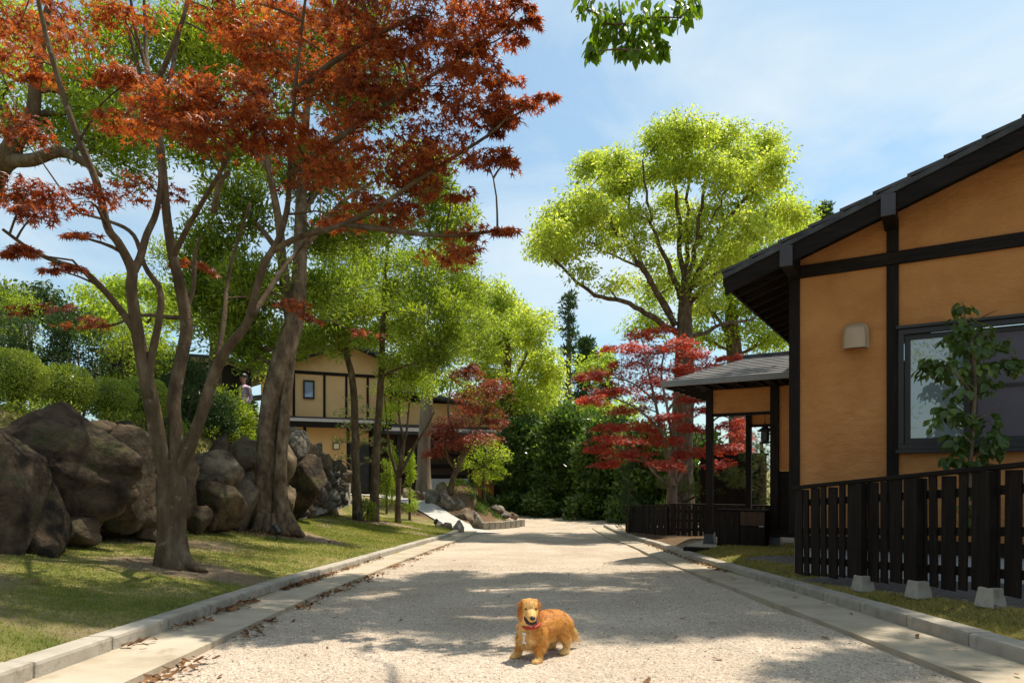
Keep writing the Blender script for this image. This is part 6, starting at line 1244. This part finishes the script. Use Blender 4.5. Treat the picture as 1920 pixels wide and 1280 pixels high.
ln = .008 + .009 * rng.random(26000); ln *= np.where(pt[:, 2] < .115, 1.7, 1.0) * np.where(pt[:, 2] < .055, .45, 1.0) * np.where(dist_m < .06, .3, 1.0) * np.where(headm, .6, 1); ln *= np.where(pt[:, 0] < -.165, 1.5, 1.0)
bel = (pt[:, 2] < .105) & (pt[:, 2] > .05) & (np.abs(pt[:, 1]) < .055); ln[bel] *= 1.7; ea = headm & (np.abs(hdv @ hr) > .048); ln[ea] *= 1.7
flow = np.array([mnoise.noise_vector(Vector(q * 28)) for q in pt]); dr = unit(comb + nn * .34 + flow * .55 + rng.normal(size=(26000, 3)) * .16); sdv = unit(np.cross(dr, nn)) * .0011
fm = MB().add(np.stack([pt - sdv, pt + sdv, pt + dr * ln[:, None]], 1).reshape(-1, 3), np.arange(78000).reshape(-1, 3)).mesh('fur', M['fur'])
clp = np.array([mnoise.noise(Vector(q * 70)) for q in pt])[:, None]; fc = coatcol(pt) * (.72 + .45 * rng.random((26000, 1)) + .14 * clp); fa = fm.attributes.new('coat', 'FLOAT_COLOR', 'POINT'); fa.data.foreach_set('color', np.repeat(np.concatenate([fc, np.ones((26000, 1))], 1), 3, 0).astype(np.float32).ravel())
obj('fur', fm, dog, kind='stuff')
def flat(name, col, rough=.4): 
    m, nt, b = new_mat(name); b.inputs['Base Color'].default_value = (*col, 1); b.inputs['Roughness'].default_value = rough; return m
M['nose'] = flat('dog_nose', (.035, .018, .016), .3); M['eye'] = flat('dog_eye', (.012, .006, .004), .1); M['tongue'] = flat('tongue', (.50, .12, .13), .4); M['mouth'] = flat('mouth_lining', (.03, .010, .010), .6); M['collar'] = flat('red_collar', (.42, .022, .018), .6); M['tag'] = flat('tag_metal', (.72, .72, .72), .25)
obj('nose', MB().sphere(hpnt(.112, 0, -.010), (.0125, .0145, .0115), 12, 8).mesh('nose', M['nose'], True), dog)
for sd in (-1, 1): obj('eye', MB().sphere(hpnt(.0440, sd * .0225, .0120), (.008, .0095, .0065), 10, 8).mesh('eye', M['eye'], True), dog)
obj('mouth', MB().tube([hpnt(.030, .030, -.020), hpnt(.058, .026, -.036), hpnt(.084, .019, -.042), hpnt(.100, 0, -.043), hpnt(.084, -.019, -.042), hpnt(.058, -.026, -.036), hpnt(.030, -.030, -.020)], [.003, .008, .0105, .0105, .0105, .008, .003], 8).mesh('mouth', M['mouth'], True), dog)
obj('tongue', MB().tube([hpnt(.06, 0, -.044), hpnt(.090, .002, -.050), hpnt(.101, .003, -.058)], [.013, .0125, .009], 8).mesh('tongue', M['tongue'], True), dog)
th = np.linspace(0, 2 * np.pi, 28); nc_ = np.array([.146, .020, .188]); na_ = unit(np.array([.35, .08, 1.0])); e1 = unit(np.cross(na_, [0, 1, 0])); e2 = np.cross(na_, e1)
obj('collar', MB().tube(np.array([nc_ + (math.cos(a) * e1 + math.sin(a) * e2) * .0445 for a in th]), [.0062] * 28, 6, False).mesh('collar', M['collar'], True), dog)
tg0 = np.array([.200, .018, .125]); tgm = MB(); tgm.tube([tg0 + [0, 0, .020], tg0 + [.003, 0, -.02]], [.0038, .0038], 8)
for q in (.022, -.022):
    for w in (-.006, .006): tgm.sphere(tg0 + [.002, w, q], (.0055, .0065, .006), 8, 6)
obj('tag', tgm.mesh('tag', M['tag'], True), dog)

# ---------------- person on the terrace
PX = P(457, 800, 16.5); gp_ = gz(PX[0], PX[1]); person = thing('person', 'dark haired person in a lilac shirt standing behind the terrace shrubs', 'person', (PX[0], PX[1], gp_), math.radians(-25))
mb = MB(); 
for sd in (-1, 1):
    chain(mb, [(sd * .09, 0, .88), (sd * .10, -.02, .48), (sd * .10, .02, .09)], [.088, .062, .042]); chain(mb, [(sd * .10, .02, .05), (sd * .11, -.12, .035)], [.045, .035])
    chain(mb, [(sd * .175, 0, 1.34), (sd * .215, .02, 1.08), (sd * .19, -.10, .88)], [.055, .042, .033]); chain(mb, [(sd * .185, -.12, .86), (sd * .175, -.15, .80)], [.033, .022])
    for q in range(4): chain(mb, [(sd * (.16 + .012 * q), -.155, .80), (sd * (.16 + .012 * q), -.17, .745 - .006 * (q == 1))], [.009, .007])
    chain(mb, [(sd * .165, -.13, .84), (sd * .15, -.165, .80)], [.011, .008])
chain(mb, [(0, 0, .93), (0, .01, 1.12), (0, 0, 1.32)], [.13, .125, .13]); chain(mb, [(-.12, 0, 1.34), (.12, 0, 1.34)], [.07, .07]); chain(mb, [(0, 0, 1.38), (0, -.015, 1.50)], [.055, .05])
mb.sphere((0, -.02, 1.585), (.078, .095, .115), 16, 12); chain(mb, [(0, -.105, 1.575), (0, -.125, 1.56)], [.016, .014])
for sd in (-1, 1): mb.sphere((sd * .08, -.01, 1.58), (.012, .02, .03), 8, 6)
M['skin'] = flat('skin', (.48, .28, .19), .6); M['shirt'] = flat('lilac_shirt', (.62, .46, .66), .8); M['trousers'] = flat('dark_trousers', (.03, .028, .035), .8); M['hair'] = flat('black_hair', (.012, .010, .010), .5)
me = remesh(mb, .016, 4, [M['skin'], M['shirt'], M['trousers']], 'person_body')
for p in me.polygons:
    c = p.center; p.material_index = 2 if (c.z < .95 and not (abs(c.x) > .135 and c.z > .7)) else (1 if c.z < 1.42 and not (c.z < 1.0 and abs(c.x) > .135) else 0)
obj('body', me, person)
hm = MB().sphere((0, .0, 1.625), (.090, .105, .095), 16, 10); hm.sphere((0, .04, 1.57), (.084, .075, .10), 14, 10); obj('hair', remesh(hm, .012, 3, [M['hair']], 'hair'), person)
for sd in (-1, 1): obj('eye', MB().sphere((sd * .03, -.108, 1.595), .010, 8, 6).mesh('eye', M['eye'], True), person)
obj('mouth', MB().tube([(-.025, -.106, 1.53), (0, -.112, 1.528), (.025, -.106, 1.53)], [.004, .005, .004], 5).mesh('mouth', M['mouth']), person)
